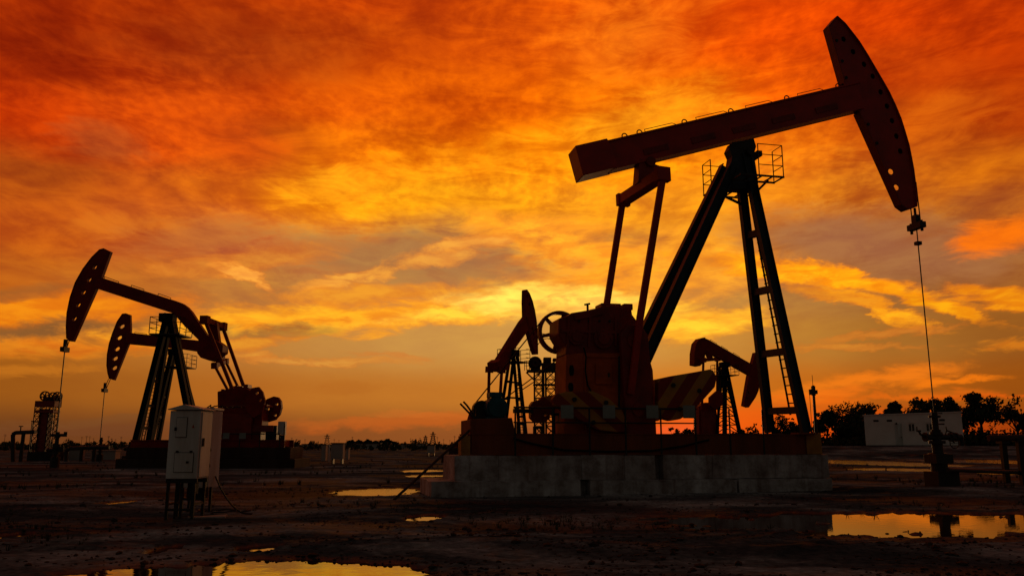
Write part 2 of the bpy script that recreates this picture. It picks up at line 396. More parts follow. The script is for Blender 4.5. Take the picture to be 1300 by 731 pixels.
for (px, py, rx, ry, rot, c, st, na) in BL:
    a, e = azel(px, py)
    a2, e2 = azel(px + 10, py); k = 10 / max(1e-6, math.hypot(a2 - a, e2 - e)); tilt = math.degrees(math.atan2(e2 - e, a2 - a))
    mp = N.new('ShaderNodeMapping'); mp.vector_type = 'TEXTURE'; L.new(angs, mp.inputs['Vector'])
    mp.inputs['Location'].default_value = (a, e, 0); mp.inputs['Rotation'].default_value = (0, 0, R(-rot + tilt))
    mp.inputs['Scale'].default_value = (rx / k * 1.45, ry / k * 1.6, 1)
    g = N.new('ShaderNodeTexGradient'); g.gradient_type = 'SPHERICAL'; L.new(mp.outputs['Vector'], g.inputs['Vector'])
    f = mapr(mth('MULTIPLY_ADD', tn, (.95 if py < 330 else .75) * na, g.outputs['Fac']), .10, .95 if py < 290 else .85, 0., st * (.62 if py < 290 else 1.))
    f = mth('MULTIPLY', f, mapr(g.outputs['Fac'], .0, .35))
    k_ = 1.12 if c[1] > 165 else 1.
    if c[1] >= 140 and py > 290:       # sunlit bank: orange rim, yellow core
        clr = mixc(mth('MULTIPLY', mth('POWER', f, .55), .85), clr, lin((min(255, c[0] - 6), c[1] * .74, c[2] * .55)))
        f = mth('POWER', f, 1.35)
    clr = mixc(f, clr, tuple(q * k_ for q in lin(c)))
    if c[1] > 125: BM = f if BM is None else mth('MAXIMUM', BM, f)
clr = mixc(mth('MULTIPLY', BM, mth('SUBTRACT', 1., inner)), clr, mixc(1., clr, (.84, .62, .75), 'MULTIPLY'))
mpc = N.new('ShaderNodeMapping'); L.new(cp, mpc.inputs['Vector']); mpc.inputs['Rotation'].default_value = (0, 0, R(35)); mpc.inputs['Scale'].default_value = (1.3, .8, 1)
cell = noise(mpc.outputs['Vector'], 34., 3, .5, .0)
cpat = mapr(noise(cp, 2.3, 3, .5, .3).outputs['Fac'], .40, .58, .15, 1.)
cc = mapr(cell.outputs['Fac'], .34, .66)
clr = mixc(mth('MULTIPLY', cpat, mapr(el, 13., 19.)), clr, mixc(1., clr, mixc(cc, (.91, .85, .92), (1.08, 1.11, 1.)), 'MULTIPLY'))
# fine luminance grain of the cloud over everything
fine = mapr(mth('ADD', mth('MULTIPLY', mott.outputs['Fac'], .3), mth('MULTIPLY', streakn.outputs['Fac'], .7)), .36, .62)
clr = mixc(mapr(el, 5., 13., .10, 1.), clr, mixc(1., clr, mixc(fine, (.93, .86, .9), (1.10, 1.14, 1.0)), 'MULTIPLY'))
# behind the viewer and high overhead: dusk sky of the Nishita model with thin dull cloud
sky = N.new('ShaderNodeTexSky'); sky.sky_type = 'NISHITA'; sky.sun_disc = False
sky.sun_elevation = R(2.0); sky.sun_rotation = R(SUN_AZ)
dusk = mixc(.55, mixc(1., sky.outputs['Color'], (.03, .03, .03), 'MULTIPLY'), (.062, .049, .038))
front = mth('MULTIPLY', mapr(mth('ABSOLUTE', az), 42., 95., 1., 0.), mapr(el, 36., 62., 1., 0.))
clr = mixc(front, dusk, clr)
bg = N.new('ShaderNodeBackground'); L.new(clr, bg.inputs['Color']); bg.inputs['Strength'].default_value = 1.07
out = N.new('ShaderNodeOutputWorld'); L.new(bg.outputs[0], out.inputs['Surface'])

sl = bpy.data.lights.new('sun', 'SUN'); sl.energy = .35; sl.angle = R(6); sl.color = (1., .55, .22)
so = bpy.data.objects.new('sun', sl); COL.objects.link(so); so.location = (20, 200, 40)
sd = Vector((math.sin(R(SUN_AZ)) * math.cos(R(2.6)), math.cos(R(SUN_AZ)) * math.cos(R(2.6)), math.sin(R(2.6))))
so.rotation_euler = (-sd).to_track_quat('-Z', 'Y').to_euler()

SC.view_settings.view_transform = 'Standard'; SC.view_settings.look = 'None'; SC.view_settings.exposure = 0; SC.view_settings.gamma = 1
SC.view_settings.use_curve_mapping = False
SC.render.engine = 'CYCLES'
SC.cycles.max_bounces = 5; SC.cycles.transparent_max_bounces = 4

# ------------------------------------------------------------------ ground, puddles
PUD = []   # (centre x, y, rx, ry, tilt, depth)
WZ = -.035
def pud(px, py, px0, px1, py0, py1, z=WZ, rot=0., bias=.0):
    c = ground(px, py, z); l = ground(px0, py, z); r = ground(px1, py, z)
    n = ground(px, py1, z); f = ground(px, py0, z)
    cy = (n.y + f.y) / 2; cx = c.x * cy / c.y
    PUD.append((cx, cy, (r.x - l.x) / 2, (f.y - n.y) / 2, rot))
pud(300, 739, 30, 575, 710, 785)
pud(1190, 667, 800, 1580, 650, 684)
pud(480, 625, 418, 540, 619.5, 630)
pud(538, 658, 510, 562, 653.5, 664)
pud(1105, 588.5, 1035, 1172, 583.5, 593)
pud(1140, 596, 1085, 1200, 594, 598.5)
pud(1245, 587, 1165, 1330, 581.5, 591)
pud(1288, 602, 1255, 1325, 599, 605)
pud(209, 697, 192, 226, 692.5, 707)
pud(-4, 681, -32, 15, 676, 692)
pud(330, 695.5, 302, 360, 691.5, 704)
pud(535, 598, 508, 565, 596, 600.5)
pud(150, 637, 132, 170, 635, 642)
pud(540, 604, 512, 566, 602.5, 606)

RUT = [(-9, 11.5, 12, 14.5, .4), (-16, 16, 6, 21.5, .6), (2, 10, 16, 22, .5), (-14, 24, -3, 46, .5), (-12, 14, 0, 12, .3), (14, 30, 30, 46, .6)]
def sstep(a, b, x):
    t = min(1, max(0, (x - a) / (b - a))); return t * t * (3 - 2 * t)
def hgt(x, y):
    d = math.hypot(x, y)
    n1 = mn.noise(Vector((x * .22, y * .22, 1.3))); n2 = mn.noise(Vector((x * .9, y * .9, 4.1)))
    h = .035 * n1 + .02 * n2
    if d < 60:
        n3 = mn.fractal(Vector((x * 3.1, y * 3.1, 2.)), .8, 2.1, 4)
        h += .016 * n3 * (1 - sstep(25, 60, d))
        h += .012 * mn.noise(Vector((x * .5, y * 4.5, 9.))) * (1 - sstep(30, 60, d))
    if d < 60:
        k_ = 1 - sstep(35, 60, d)
        for (ax, ay, bx, by, wob_) in RUT:      # tyre ruts
            L2 = (bx - ax) ** 2 + (by - ay) ** 2; t = ((x - ax) * (bx - ax) + (y - ay) * (by - ay)) / L2
            if not 0 < t < 1: continue
            c = abs(((x - ax) * (by - ay) - (y - ay) * (bx - ax)) / math.sqrt(L2) + wob_ * math.sin(t * 7))
            e = abs(c - .85)
            if e < .5: h += k_ * min(1, t * 8, (1 - t) * 8) * (-.05 * math.exp(-(e / .13) ** 2) + .028 * math.exp(-((e - .24) / .10) ** 2)) * (.7 + .6 * mn.noise(Vector((x * 2, y * 2, 8.))))
        n4 = mn.noise(Vector((x * .6, y * .6, 21.)))
        if n4 > 0: h += .05 * n4 * max(0, mn.fractal(Vector((x * 5.5, y * 5.5, 6.)), .7, 2.2, 3)) * k_
    h = max(h, -.012) if d < 200 else h
    hh = [0.]
    for (cx, cy, rx, ry, rot) in PUD:
        ex, ey = (x - cx) / rx, (y - cy) / ry
        if abs(ex) > 1.6 or abs(ey) > 1.6: continue
        q = math.hypot(ex, ey)
        wob = .30 * mn.noise(Vector((x * .9 + cx, y * 1.8, 7.))) + .22 * mn.noise(Vector((x * 3.3, y * 5., 3.)))
        m = 1 - sstep(.78, 1.08, q + wob * (1 if ry > .6 else .5))
        if ry > 1.5 and 12 < cy < 20: m *= 1 - sstep(.44, .54, mn.noise(Vector((x * 1.9, y * 3.6, 41.)))) * sstep(.2, .7, q + .5 * mn.noise(Vector((x * .8, y * 1.2, 51.))))
        hh[0] = max(hh[0], m)
    for (px, py, hx, hy, a) in MOUND:
        ex, ey = (x - px) / hx, (y - py) / hy
        q = ex * ex + ey * ey
        if q < 6: h += a * math.exp(-q) * (1 + .35 * mn.noise(Vector((x * .7, y * .7, 5.))))
    if hh[0] > 0: h = h * (1 - hh[0]) - .085 * hh[0]
    if y > 78 and x > 8:    # low bank on which the cabin and the tree belt stand
        h += 1.2 * sstep(79, 96, y) * sstep(16, 30, x) * (1 - sstep(220, 400, d))
    return h
g = lambda px, py: ground(px, py)
MOUND = []
def mound(px, py, wpx, dep, a):
    p = ground(px, py); l = ground(px - wpx, py); MOUND.append((p.x, p.y, p.x - l.x, dep, a))
mound(1230, 624, 150, 1.6, .16); mound(70, 650, 150, 1.6, .10); mound(620, 690, 300, 1.0, .07); mound(1150, 700, 260, .7, .07)
mound(260, 600, 200, 3, .10); mound(870, 705, 300, .8, .05)

def build_ground():
    angs = []
    a = -180.
    while a < 180:
        angs.append(a); a += .17 if abs(a) < 38 else (1.2 if abs(a) < 60 else 6.)
    ds = [1.2]
    while ds[-1] < 9000:
        d = ds[-1]
        k = 1.0055 if 7.5 < d < 32 else (1.012 if d < 90 else 1.06)
        ds.append(d * k)
    vs = [(0, 0, 0)]; na = len(angs)
    for d in ds:
        for a in angs:
            x, y = d * math.sin(R(a)), d * math.cos(R(a))
            vs.append((x, y, hgt(x, y) if d < 420 and abs(a) < 62 else 0.))
    fs = []
    for j in range(na): fs.append((0, 1 + (j + 1) % na, 1 + j))
    for i in range(len(ds) - 1):
        b = 1 + i * na
        for j in range(na):
            k = (j + 1) % na
            fs.append((b + j, b + k, b + na + k, b + na + j))
    me = bpy.data.meshes.new('ground'); me.from_pydata(vs, [], fs); me.update()
    me.polygons.foreach_set('use_smooth', [True] * len(me.polygons))
    # make sure it faces up
    bm = bmesh.new(); bm.from_mesh(me)
    if sum(f.normal.z for f in list(bm.faces)[:50]) < 0: bmesh.ops.reverse_faces(bm, faces=bm.faces[:])
    bm.to_mesh(me); bm.free()
    o = bpy.data.objects.new('ground', me); COL.objects.link(o); tag(o, kind='structure')
    print('ground verts', len(vs))
    return o
gm = bpy.data.materials.new('wet_dark_mud'); gm.use_nodes = True
_n = gm.node_tree; gN = _n.nodes; gL = _n.links; gb = gN['Principled BSDF']
_tc = gN.new('ShaderNodeTexCoord')
def gnoise(sc, det, rough=.6, scale=(1, 1, 1), dist=0):
    mp = gN.new('ShaderNodeMapping'); gL.new(_tc.outputs['Object'], mp.inputs['Vector']); mp.inputs['Scale'].default_value = scale
    k = gN.new('ShaderNodeTexNoise'); k.inputs['Scale'].default_value = sc; k.inputs['Detail'].default_value = det; k.inputs['Roughness'].default_value = rough
    k.inputs['Distortion'].default_value = dist
    gL.new(mp.outputs['Vector'], k.inputs['Vector']); return k.outputs['Fac']
def gramp(f, stops):
    r = gN.new('ShaderNodeValToRGB'); gL.new(f, r.inputs['Fac']); E = r.color_ramp.elements
    for i, (p, c) in enumerate(stops):
        e = E[i] if i < 2 else E.new(p)
        e.position = p; e.color = (*c, 1)
    return r.outputs['Color']
big = gramp(gnoise(.16, 8, .66, (1, 1.8, 1), .6), [(.36, (.034, .034, .036)), (.5, (.095, .092, .094)), (.62, (.34, .32, .31))])
fine_ = gramp(gnoise(7., 8, .7), [(.3, (.35, .35, .35)), (.7, (1.5, 1.45, 1.4))])
mx = gN.new('ShaderNodeMix'); mx.data_type = 'RGBA'; mx.blend_type = 'MULTIPLY'; mx.inputs['Factor'].default_value = 1
gL.new(big, mx.inputs['A']); gL.new(fine_, mx.inputs['B']); gL.new(mx.outputs['Result'], gb.inputs['Base Color'])
gb.inputs['Specular IOR Level'].default_value = .03
rr = gramp(gnoise(.5, 5), [(.4, (.62,) * 3), (.6, (.95,) * 3)]); gL.new(rr, gb.inputs['Roughness'])
bp = gN.new('ShaderNodeBump'); bp.inputs['Strength'].default_value = .9; bp.inputs['Distance'].default_value = .05
gL.new(gnoise(5., 9, .7), bp.inputs['Height']); gL.new(bp.outputs['Normal'], gb.inputs['Normal'])
_df = gN.new('ShaderNodeBsdfDiffuse'); _df.inputs['Roughness'].default_value = 1.
_ps = gN.new('ShaderNodeNewGeometry'); _sz = gN.new('ShaderNodeSeparateXYZ'); gL.new(_ps.outputs['Position'], _sz.inputs[0])
_wz = gN.new('ShaderNodeMapRange'); _wz.interpolation_type = 'SMOOTHSTEP'; gL.new(_sz.outputs['Z'], _wz.inputs['Value'])
_wz.inputs['From Min'].default_value = .012; _wz.inputs['From Max'].default_value = -.03; _wz.inputs['To Min'].default_value = 0.; _wz.inputs['To Max'].default_value = 1.
_wd = gN.new('ShaderNodeMix'); _wd.data_type = 'RGBA'; _wd.blend_type = 'MULTIPLY'; gL.new(_wz.outputs['Result'], _wd.inputs['Factor']); gL.new(mx.outputs['Result'], _wd.inputs['A']); _wd.inputs['B'].default_value = (.4, .38, .36, 1)
gL.new(_wd.outputs['Result'], _df.inputs['Color']); gL.new(bp.outputs['Normal'], _df.inputs['Normal'])
_gl = gN.new('ShaderNodeBsdfGlossy'); _gl.inputs['Roughness'].default_value = .32; _gl.inputs['Color'].default_value = (.35, .35, .35, 1); gL.new(bp.outputs['Normal'], _gl.inputs['Normal'])
_ms = gN.new('ShaderNodeMixShader')           # wet film only in some patches
_wf = gN.new('ShaderNodeMath'); _wf.operation = 'MULTIPLY_ADD'; gL.new(_wz.outputs['Result'], _wf.inputs[0]); _wf.inputs[1].default_value = .16
gL.new(gramp(gnoise(.55, 7, .65, (1, 1.8, 1), .6), [(.54, (0., 0., 0.)), (.72, (.15, .15, .15))]), _wf.inputs[2]); gL.new(_wf.outputs[0], _ms.inputs['Fac'])
gL.new(_df.outputs[0], _ms.inputs[1]); gL.new(_gl.outputs[0], _ms.inputs[2])
gL.new(_ms.outputs[0], [x for x in gN if x.type == 'OUTPUT_MATERIAL'][0].inputs['Surface'])
GO = build_ground(); GO.data.materials.append(gm)

wm = bpy.data.materials.new('puddle_water'); wm.use_nodes = True
wb = wm.node_tree.nodes['Principled BSDF']; wb.inputs['Base Color'].default_value = (.020, .013, .009, 1)
wb.inputs['Roughness'].default_value = .025; wb.inputs['IOR'].default_value = 1.333; wb.inputs['Specular IOR Level'].default_value = .5
wn_ = wm.node_tree.nodes.new('ShaderNodeTexNoise'); wn_.inputs['Scale'].default_value = 5.; wn_.inputs['Detail'].default_value = 3
wt = wm.node_tree.nodes.new('ShaderNodeTexCoord'); wm.node_tree.links.new(wt.outputs['Object'], wn_.inputs['Vector'])
wp = wm.node_tree.nodes.new('ShaderNodeBump'); wp.inputs['Strength'].default_value = .05; wp.inputs['Distance'].default_value = .02
wm.node_tree.links.new(wn_.outputs['Fac'], wp.inputs['Height']); wm.node_tree.links.new(wp.outputs['Normal'], wb.inputs['Normal'])
wm2 = wm.copy(); wm2.name = 'wind_rippled_water'; w2 = wm2.node_tree.nodes
w2['Principled BSDF'].inputs['Roughness'].default_value = .16
w2['Bump'].inputs['Strength'].default_value = .35; w2['Noise Texture'].inputs['Scale'].default_value = 9.
for (cx, cy, rx, ry, rot) in PUD:
    me = bpy.data.meshes.new('puddle')
    me.from_pydata([(cx + rx * 1.35 * math.cos(t * math.pi / 24), cy + ry * 1.35 * math.sin(t * math.pi / 24), WZ) for t in range(48)], [], [tuple(range(48))])
    me.materials.append(wm if cy < 20 else wm2)
    o = bpy.data.objects.new('puddle', me); COL.objects.link(o); tag(o, kind='structure')

# loose stones and clods near the viewer
def rocks():
    bm = bmesh.new()
    rnd = random.Random(3)
    n = 0
    while n < 5200:
        a = R(rnd.uniform(-36, 36)); d = 7.5 * (30 / 7.5) ** (rnd.random() ** 1.2)
        x, y = d * math.sin(a), d * math.cos(a)
        if mn.noise(Vector((x * .45, y * .7, 11.))) < rnd.uniform(-.35, .35): continue
        z = hgt(x, y)
        if z < WZ - .02: continue
        s = rnd.uniform(.007, .024) * (1 if rnd.random() < .9 else 2.4)
        r = bmesh.ops.create_icosphere(bm, subdivisions=1, radius=s)
        sc = Vector((rnd.uniform(.8, 1.6), rnd.uniform(.8, 1.5), rnd.uniform(.5, .9)))
        for v in r['verts']:
            v.co = Vector((v.co.x * sc.x, v.co.y * sc.y, v.co.z * sc.z)) * rnd.uniform(.8, 1.2) + Vector((x, y, z + s * .2))
        n += 1
    me = bpy.data.meshes.new('pebbles'); bm.to_mesh(me); bm.free(); me.materials.append(M['stone'])
    o = bpy.data.objects.new('pebbles', me); COL.objects.link(o)
    tag(o, 'dark pebbles and mud clods strewn over the wet ground', 'stones', kind='stuff')
rocks()

# ------------------------------------------------------------------ main pump
A0 = ground(541, 631); B0 = ground(1057, 624)
th = math.atan2(B0.y - A0.y, B0.x - A0.x)
VB = 1.35                                    # half width of the lower concrete tier
vv = Vector((-math.sin(th), math.cos(th), 0))
o0 = A0 + vv * VB
F = Frame(o0.x, o0.y, th)
LEN = (B0 - A0).length
print('main theta', math.degrees(th), 'len', LEN, 'dist', A0.y)
fd = thing('concrete_foundation', 'long stained two tier concrete foundation under the large near pump jack', 'foundation', F.o, th)
zt = F.at(700, 609.5, -VB)[1]
zu = F.at(700, 577.5, -VB + .22)[1]
print('tiers', zt, zu)
b = MB()
us = [0, 4.95, 5.25, LEN]                   # lower tier, with a dark gap where two blocks meet
b.box(.12, F.at(737, 620, -VB)[0], -VB, VB, -.3, zt); b.box(F.at(750, 620, -VB)[0], F.at(936, 620, -VB)[0], -VB, VB, -.3, zt - .01)
b.box(F.at(939, 620, -VB)[0], LEN, -VB, VB, -.3, zt - .02); b.box(.4, LEN - .4, -VB + .5, VB - .1, -.3, zt - .03)
bmesh.ops.recalc_face_normals(b.bm, faces=b.bm.faces[:]); b.rough(.3, .014).build('lower_tier', M['concrete'], fd, smooth=True)
b = MB()
vu = -VB + .22
cuts = [577, 633, 738, 793, 832, 842, 905, 985, 1018, 1052]
for i in range(len(cuts) - 1):
    if cuts[i] == 832: continue
    u0 = F.at(cuts[i], 590, vu)[0] + .005; u1 = F.at(cuts[i + 1], 590, vu)[0] - .005
    b.box(u0, u1, vu, VB - .22, zt + .004, zu + random.uniform(-.012, .012))
b.box(F.at(579, 590, vu)[0] + .05, F.at(1050, 590, vu)[0] - .05, vu + .35, VB - .32, zt + .004, zu - .02)
bmesh.ops.recalc_face_normals(b.bm, faces=b.bm.faces[:]); b.rough(.3, .010).build('upper_tier', M['concrete'], fd, smooth=True)

mp_ = thing('pump_jack', 'largest red pump jack in the foreground on right with head raised over the wellhead', 'pump jack', F.o, th, 'oil pump jacks')
vs_ = vu + .12
zs0 = zu + .004
zs1 = F.at(700, 550, vs_)[1]                 # top of the skid
ul = F.at(597, 560, vs_)[0]; ur = F.at(1043, 560, vs_)[0]
b = MB()
for v in (vs_ + .09, VB - .42): b.ibar((ul, v, (zs0 + zs1) / 2), (ur, v, (zs0 + zs1) / 2), .18, zs1 - zs0, .03)
for k in range(10):
    u = ul + .3 + (ur - ul - .6) * k / 9
    b.box(u - .06, u + .06, vs_ + .19, VB - .53, zs0 + .05, zs1 - .03)
b.box(ul + .04, ur - .04, vs_ + .02, vs_ + .03, zs0 + .03, zs1 - .03)
skid = b.build('skid', M['skid'], mp_)
b = MB(); u0 = F.at(585.5, 560, vs_ - .05)[0]
b.box(u0, ul - .004, vs_ - .05, vs_ + .5, zs0, F.at(590, 553, vs_)[1])
b.build('end_block', M['yellow'], skid, bevel=.01)
b = MB(); u0 = F.at(1024, 560, vs_ - .05)[0]
b.box(u0, F.at(1043, 560, vs_ - .05)[0], vs_ - .05, vs_ - .012, zs0, F.at(1030, 549, vs_)[1])
b.build('end_plate', M['yellow'], skid, bevel=.01)

# pedestal and gearbox
vp = -.60
b = MB()
pp = F.poly([(716, 545), (717.5, 520), (719, 450), (738, 448), (823, 448), (829, 470), (832, 520), (834, 560), (716, 560)], vp)
b.prism(pp, vp, .60)
ped = b.build('gearbox_pedestal', M['orange'], mp_, bevel=.02)
b = MB()
for (px, py, w, h) in ((725.5, 470, 3.0, 7.5), (724.5, 491, 3.2, 6.0)):
    c = F.at(px, py, vp); s = 24.5 / 1040
    b = MB(); b.prism([(c[0] + w * s * math.cos(t * math.pi / 10), c[1] + h * s * max(-.8, min(.8, math.sin(t * math.pi / 10))) * 1.1) for t in range(20)], vp - .02, vp - .002)
    b.build('hole_shade_plate', M['dark'], ped)  # black oval on the face, standing in for the shade inside a hole
b = MB()
u1 = F.at(741, 460, vp)[0]; z1 = F.at(741, 451, vp)[1]; u2 = F.at(790, 460, vp)[0]
b.box(u1, u1 + .05, vp - .05, vp - .003, zs1, z1); b.box(u1 + .06, u2, vp - .04, vp - .003, z1 - .05, z1)
b.build('stiffener', M['orange'], ped)
b = MB()
gp = F.poly([(718, 450), (719, 440), (709, 424), (709.5, 404), (722, 400), (726, 397), (744, 394), (757, 391), (767, 388.5), (778, 387), (786, 388), (791, 390), (795, 388), (801, 388), (803, 399.5), (809.5, 408), (816, 418), (821, 432), (824, 448)], -.55)
b.prism(gp, -.55, .55)
gb_ = b.build('gearbox', M['dred'], mp_, bevel=.03)
b = MB(); c = F.at(746, 391, -.2)
b.tube((c[0], -.2, c[1] - .1), (c[0], -.2, c[1] + .10), .035); b.tube((c[0] - .10, -.2, c[1] + .10), (c[0] + .08, -.2, c[1] + .14), .03)
b.build('breather', M['steel'], gb_)
b = MB()
for px in (722, 735, 748, 761, 774): 
    c = F.at(px, 420, -.55); b = MB(); b.tube((c[0], -.585, c[1] + .3), (c[0], -.552, c[1] + .3), .04, n=6); b.build('bolt', M['steel'], gb_)
b = MB(); zf = F.at(760, 421, -.55)[1]; b.box(F.at(712, 421, -.55)[0], F.at(800, 421, -.55)[0], -.60, -.553, zf - .05, zf + .05)
b.build('split_flange', M['dred'], gb_)
b = MB(); gv_ = -.55
b.prism(F.poly([(728, 400), (735, 397), (758, 392.5), (766, 391), (766, 399), (730, 407)], gv_), gv_ - .05, gv_ - .003); b.build('cover_plate', M['dred'], gb_, bevel=.01)
for (px, py, r) in ((731, 428, .24), (765, 430, .30)):
    c = F.at(px, py, gv_); b = MB(); b.disc(c, r, gv_ - .09, gv_ - .003, 24); b.disc(c, r * .6, gv_ - .14, gv_ - .092, 18)
    for k in range(8): b.disc((c[0] + r * .82 * math.cos(k * math.pi / 4), c[1] + r * .82 * math.sin(k * math.pi / 4)), .025, gv_ - .11, gv_ - .0915, 6)
    b.build('bearing_cap', M['dred'], gb_)
for px in (720, 747, 781):
    p0, p1 = F.at(px, 440, gv_), F.at(px + (2 if px < 760 else 0), 402, gv_); b = MB(); b.bar((p0[0], gv_ - .03, p0[1]), (p1[0], gv_ - .03, p1[1]), .055, .07); b.build('rib', M['dred'], gb_)
b = MB(); c0 = F.at(790, 390, -.3); b.box(c0[0], c0[0] + .30, -.45, .1, c0[1] - .1, c0[1] + .10); b.build('filler_cap', M['dred'], gb_, bevel=.03)
b = MB(); c0 = F.at(771, 389, 0); b.box(c0[0] - .30, c0[0] + .34, -.32, .32, c0[1] - .08, c0[1] + .05); b.build('inspection_hatch', M['dred'], gb_, bevel=.02)
b = MB(); pth = [F.pt(px, py, vp - .05) for px, py in ((741, 441), (744, 452), (743, 470), (746, 488), (752, 500), (752, 540))]; b.path(pth, .022, 8); b.build('hose', M['rubber'], ped)
b = MB(); pth = [F.pt(px, py, vp - .045) for px, py in ((786, 452), (786, 520), (790, 545))]; b.path(pth, .03, 8); b.build('conduit', M['steel'], ped)
c0 = F.at(766, 470, vp); b = MB(); b.box(c0[0] - .26, c0[0] + .26, vp - .06, vp - .003, c0[1] - .42, c0[1] + .2); b.build('panel', M['orange'], ped, bevel=.01)
b = MB(); b.box(c0[0] + .12, c0[0] + .17, vp - .085, vp - .061, c0[1] - .2, c0[1] - .08); b.build('latch', M['steel'], ped)
b = MB(); pth = [F.pt(px, py, vs_ - .02) for px, py in ((652, 556), (668, 561), (690, 566), (716, 571), (770, 573), (828, 572), (868, 566), (900, 558))]; b.path(pth, .028, 8); b.build('cable', M['rubber'], skid)
b = MB(); dp = F.poly([(673, 514), (676, 509.5), (682, 508), (692, 508), (697, 511), (698, 520), (697, 531), (692, 535), (678, 535), (673, 530)], .3); b.plate(dp, [circ(F.at(691, 526, .3), .06)], .2, .5); b.build('brake_drum', M['dred'], mp_)
for (px0, px1, y0, y1) in ((656, 668, 536, 551), (677, 690, 541, 551), (701, 712, 524, 551)):
    a, c = F.at(px0, y1, .1), F.at(px1, y0, .1); b = MB(); b.box(a[0], a[0] + .09, .05, .15, a[1], c[1]); b.box(c[0] - .09, c[0], .05, .15, a[1], c[1]); b.box(a[0] + .092, c[0] - .092, .06, .14, c[1] - .08, c[1]); b.build('machine_stand', M['steel'], mp_)
a, c = F.at(652, 524, .1), F.at(676, 519, .1); b = MB(); b.box(a[0], c[0], 0., .2, a[1], c[1]); b.build('drive_beam', M['steel'], mp_)
# belt wheel on the far side of the gearbox
WV = .75
wc = F.at(709.5, 422, WV); rw = abs(F.at(709.5, 395, WV)[1] - F.at(709.5, 449, WV)[1]) / 2
b = MB(); b.ring(wc, rw * .86, rw, WV - .13, WV + .13)
wheel = b.build('belt_wheel', M['dred'], mp_, smooth=True)
b = MB()
for k in range(6):
    b = MB(); t = R(14 + 60 * k); b.bar((wc[0], WV, wc[1]), (wc[0] + rw * .9 * math.cos(t), WV, wc[1] + rw * .9 * math.sin(t)), .08, .13, w2=.07, h2=.10); b.build('spoke', M['dred'], wheel)
b = MB(); b.disc(wc, .2, WV - .14, WV + .14); b.build('hub', M['dred'], wheel)
b = MB(); b.tube((wc[0], .5, wc[1]), (wc[0], WV, wc[1]), .09); b.build('axle', M['steel'], wheel)
# motor on its pedestal
b = MB()
mpd = F.poly([(597, 551), (597, 532), (650, 530), (655, 551)], vs_ + .1); b.prism(mpd, vs_ + .1, .8)
mpo = b.build('motor_pedestal', M['skid'], mp_, bevel=.015)
b = MB(); c = F.at(631.5, 517.5, -.35); rm = abs(F.at(631, 503.5, -.35)[1] - F.at(631, 531.5, -.35)[1]) / 2
b.disc(c, rm, -.35, .55, 28); b.disc(c, rm * .82, -.42, -.352, 24); b.disc(c, .10, .55, .72, 12)
for k in range(22):
    t = 2 * math.pi * k / 22; b.bar((c[0] + rm * math.cos(t), -.28, c[1] + rm * math.sin(t)), (c[0] + rm * math.cos(t), .48, c[1] + rm * math.sin(t)), .02, .035, up=(math.cos(t), 0, math.sin(t)))
b.box(c[0] - .3, c[0] + .3, -.3, .5, F.at(631, 533, -.35)[1], c[1] - rm * .8)
mot = b.build('motor', M['teal'], mp_)
b = MB(); c2 = F.at(612, 519, .1); b.disc(c2, .20, .5, .72, 20); b.disc(c2, .26, .15, .45, 16); b.box(c2[0] - .2, c2[0] + .3, 0., .5, F.at(612, 533, 0)[1], c2[1])
b.build('motor_sheave', M['steel'], mot)
b = MB(); b.box(c[0] - .22, c[0] + .16, -.3, .2, c[1] + rm, c[1] + rm + .14); b.build('terminal_box', M['teal'], mot)
b = MB()
pb = (c2[0], .62, c2[1])
for s_ in (1, -1):
    d = Vector((wc[0] - pb[0], 0, wc[1] - pb[2])).normalized(); n_ = Vector((-d.z, 0, d.x)) * s_
    b = MB(); b.bar(Vector(pb) + n_ * .20 + Vector((0, WV - .62, 0)), Vector((wc[0], WV, wc[1])) + n_ * rw * .98, .16, .022); b.build('drive_belt', M['rubber'], mp_)
b = MB()
for (a, c_, v) in (((605, 534), (588.5, 516.5), -.5), ((606, 533), (592.5, 514), -.3)):
    p = F.pt(*a, v); q = F.pt(*c_, v); b = MB(); b.tube(p, q, .03); b.tube(q, q + Vector((-.1, 0, .10)), .028); b.build('tension_lever', M['steel'], mp_)

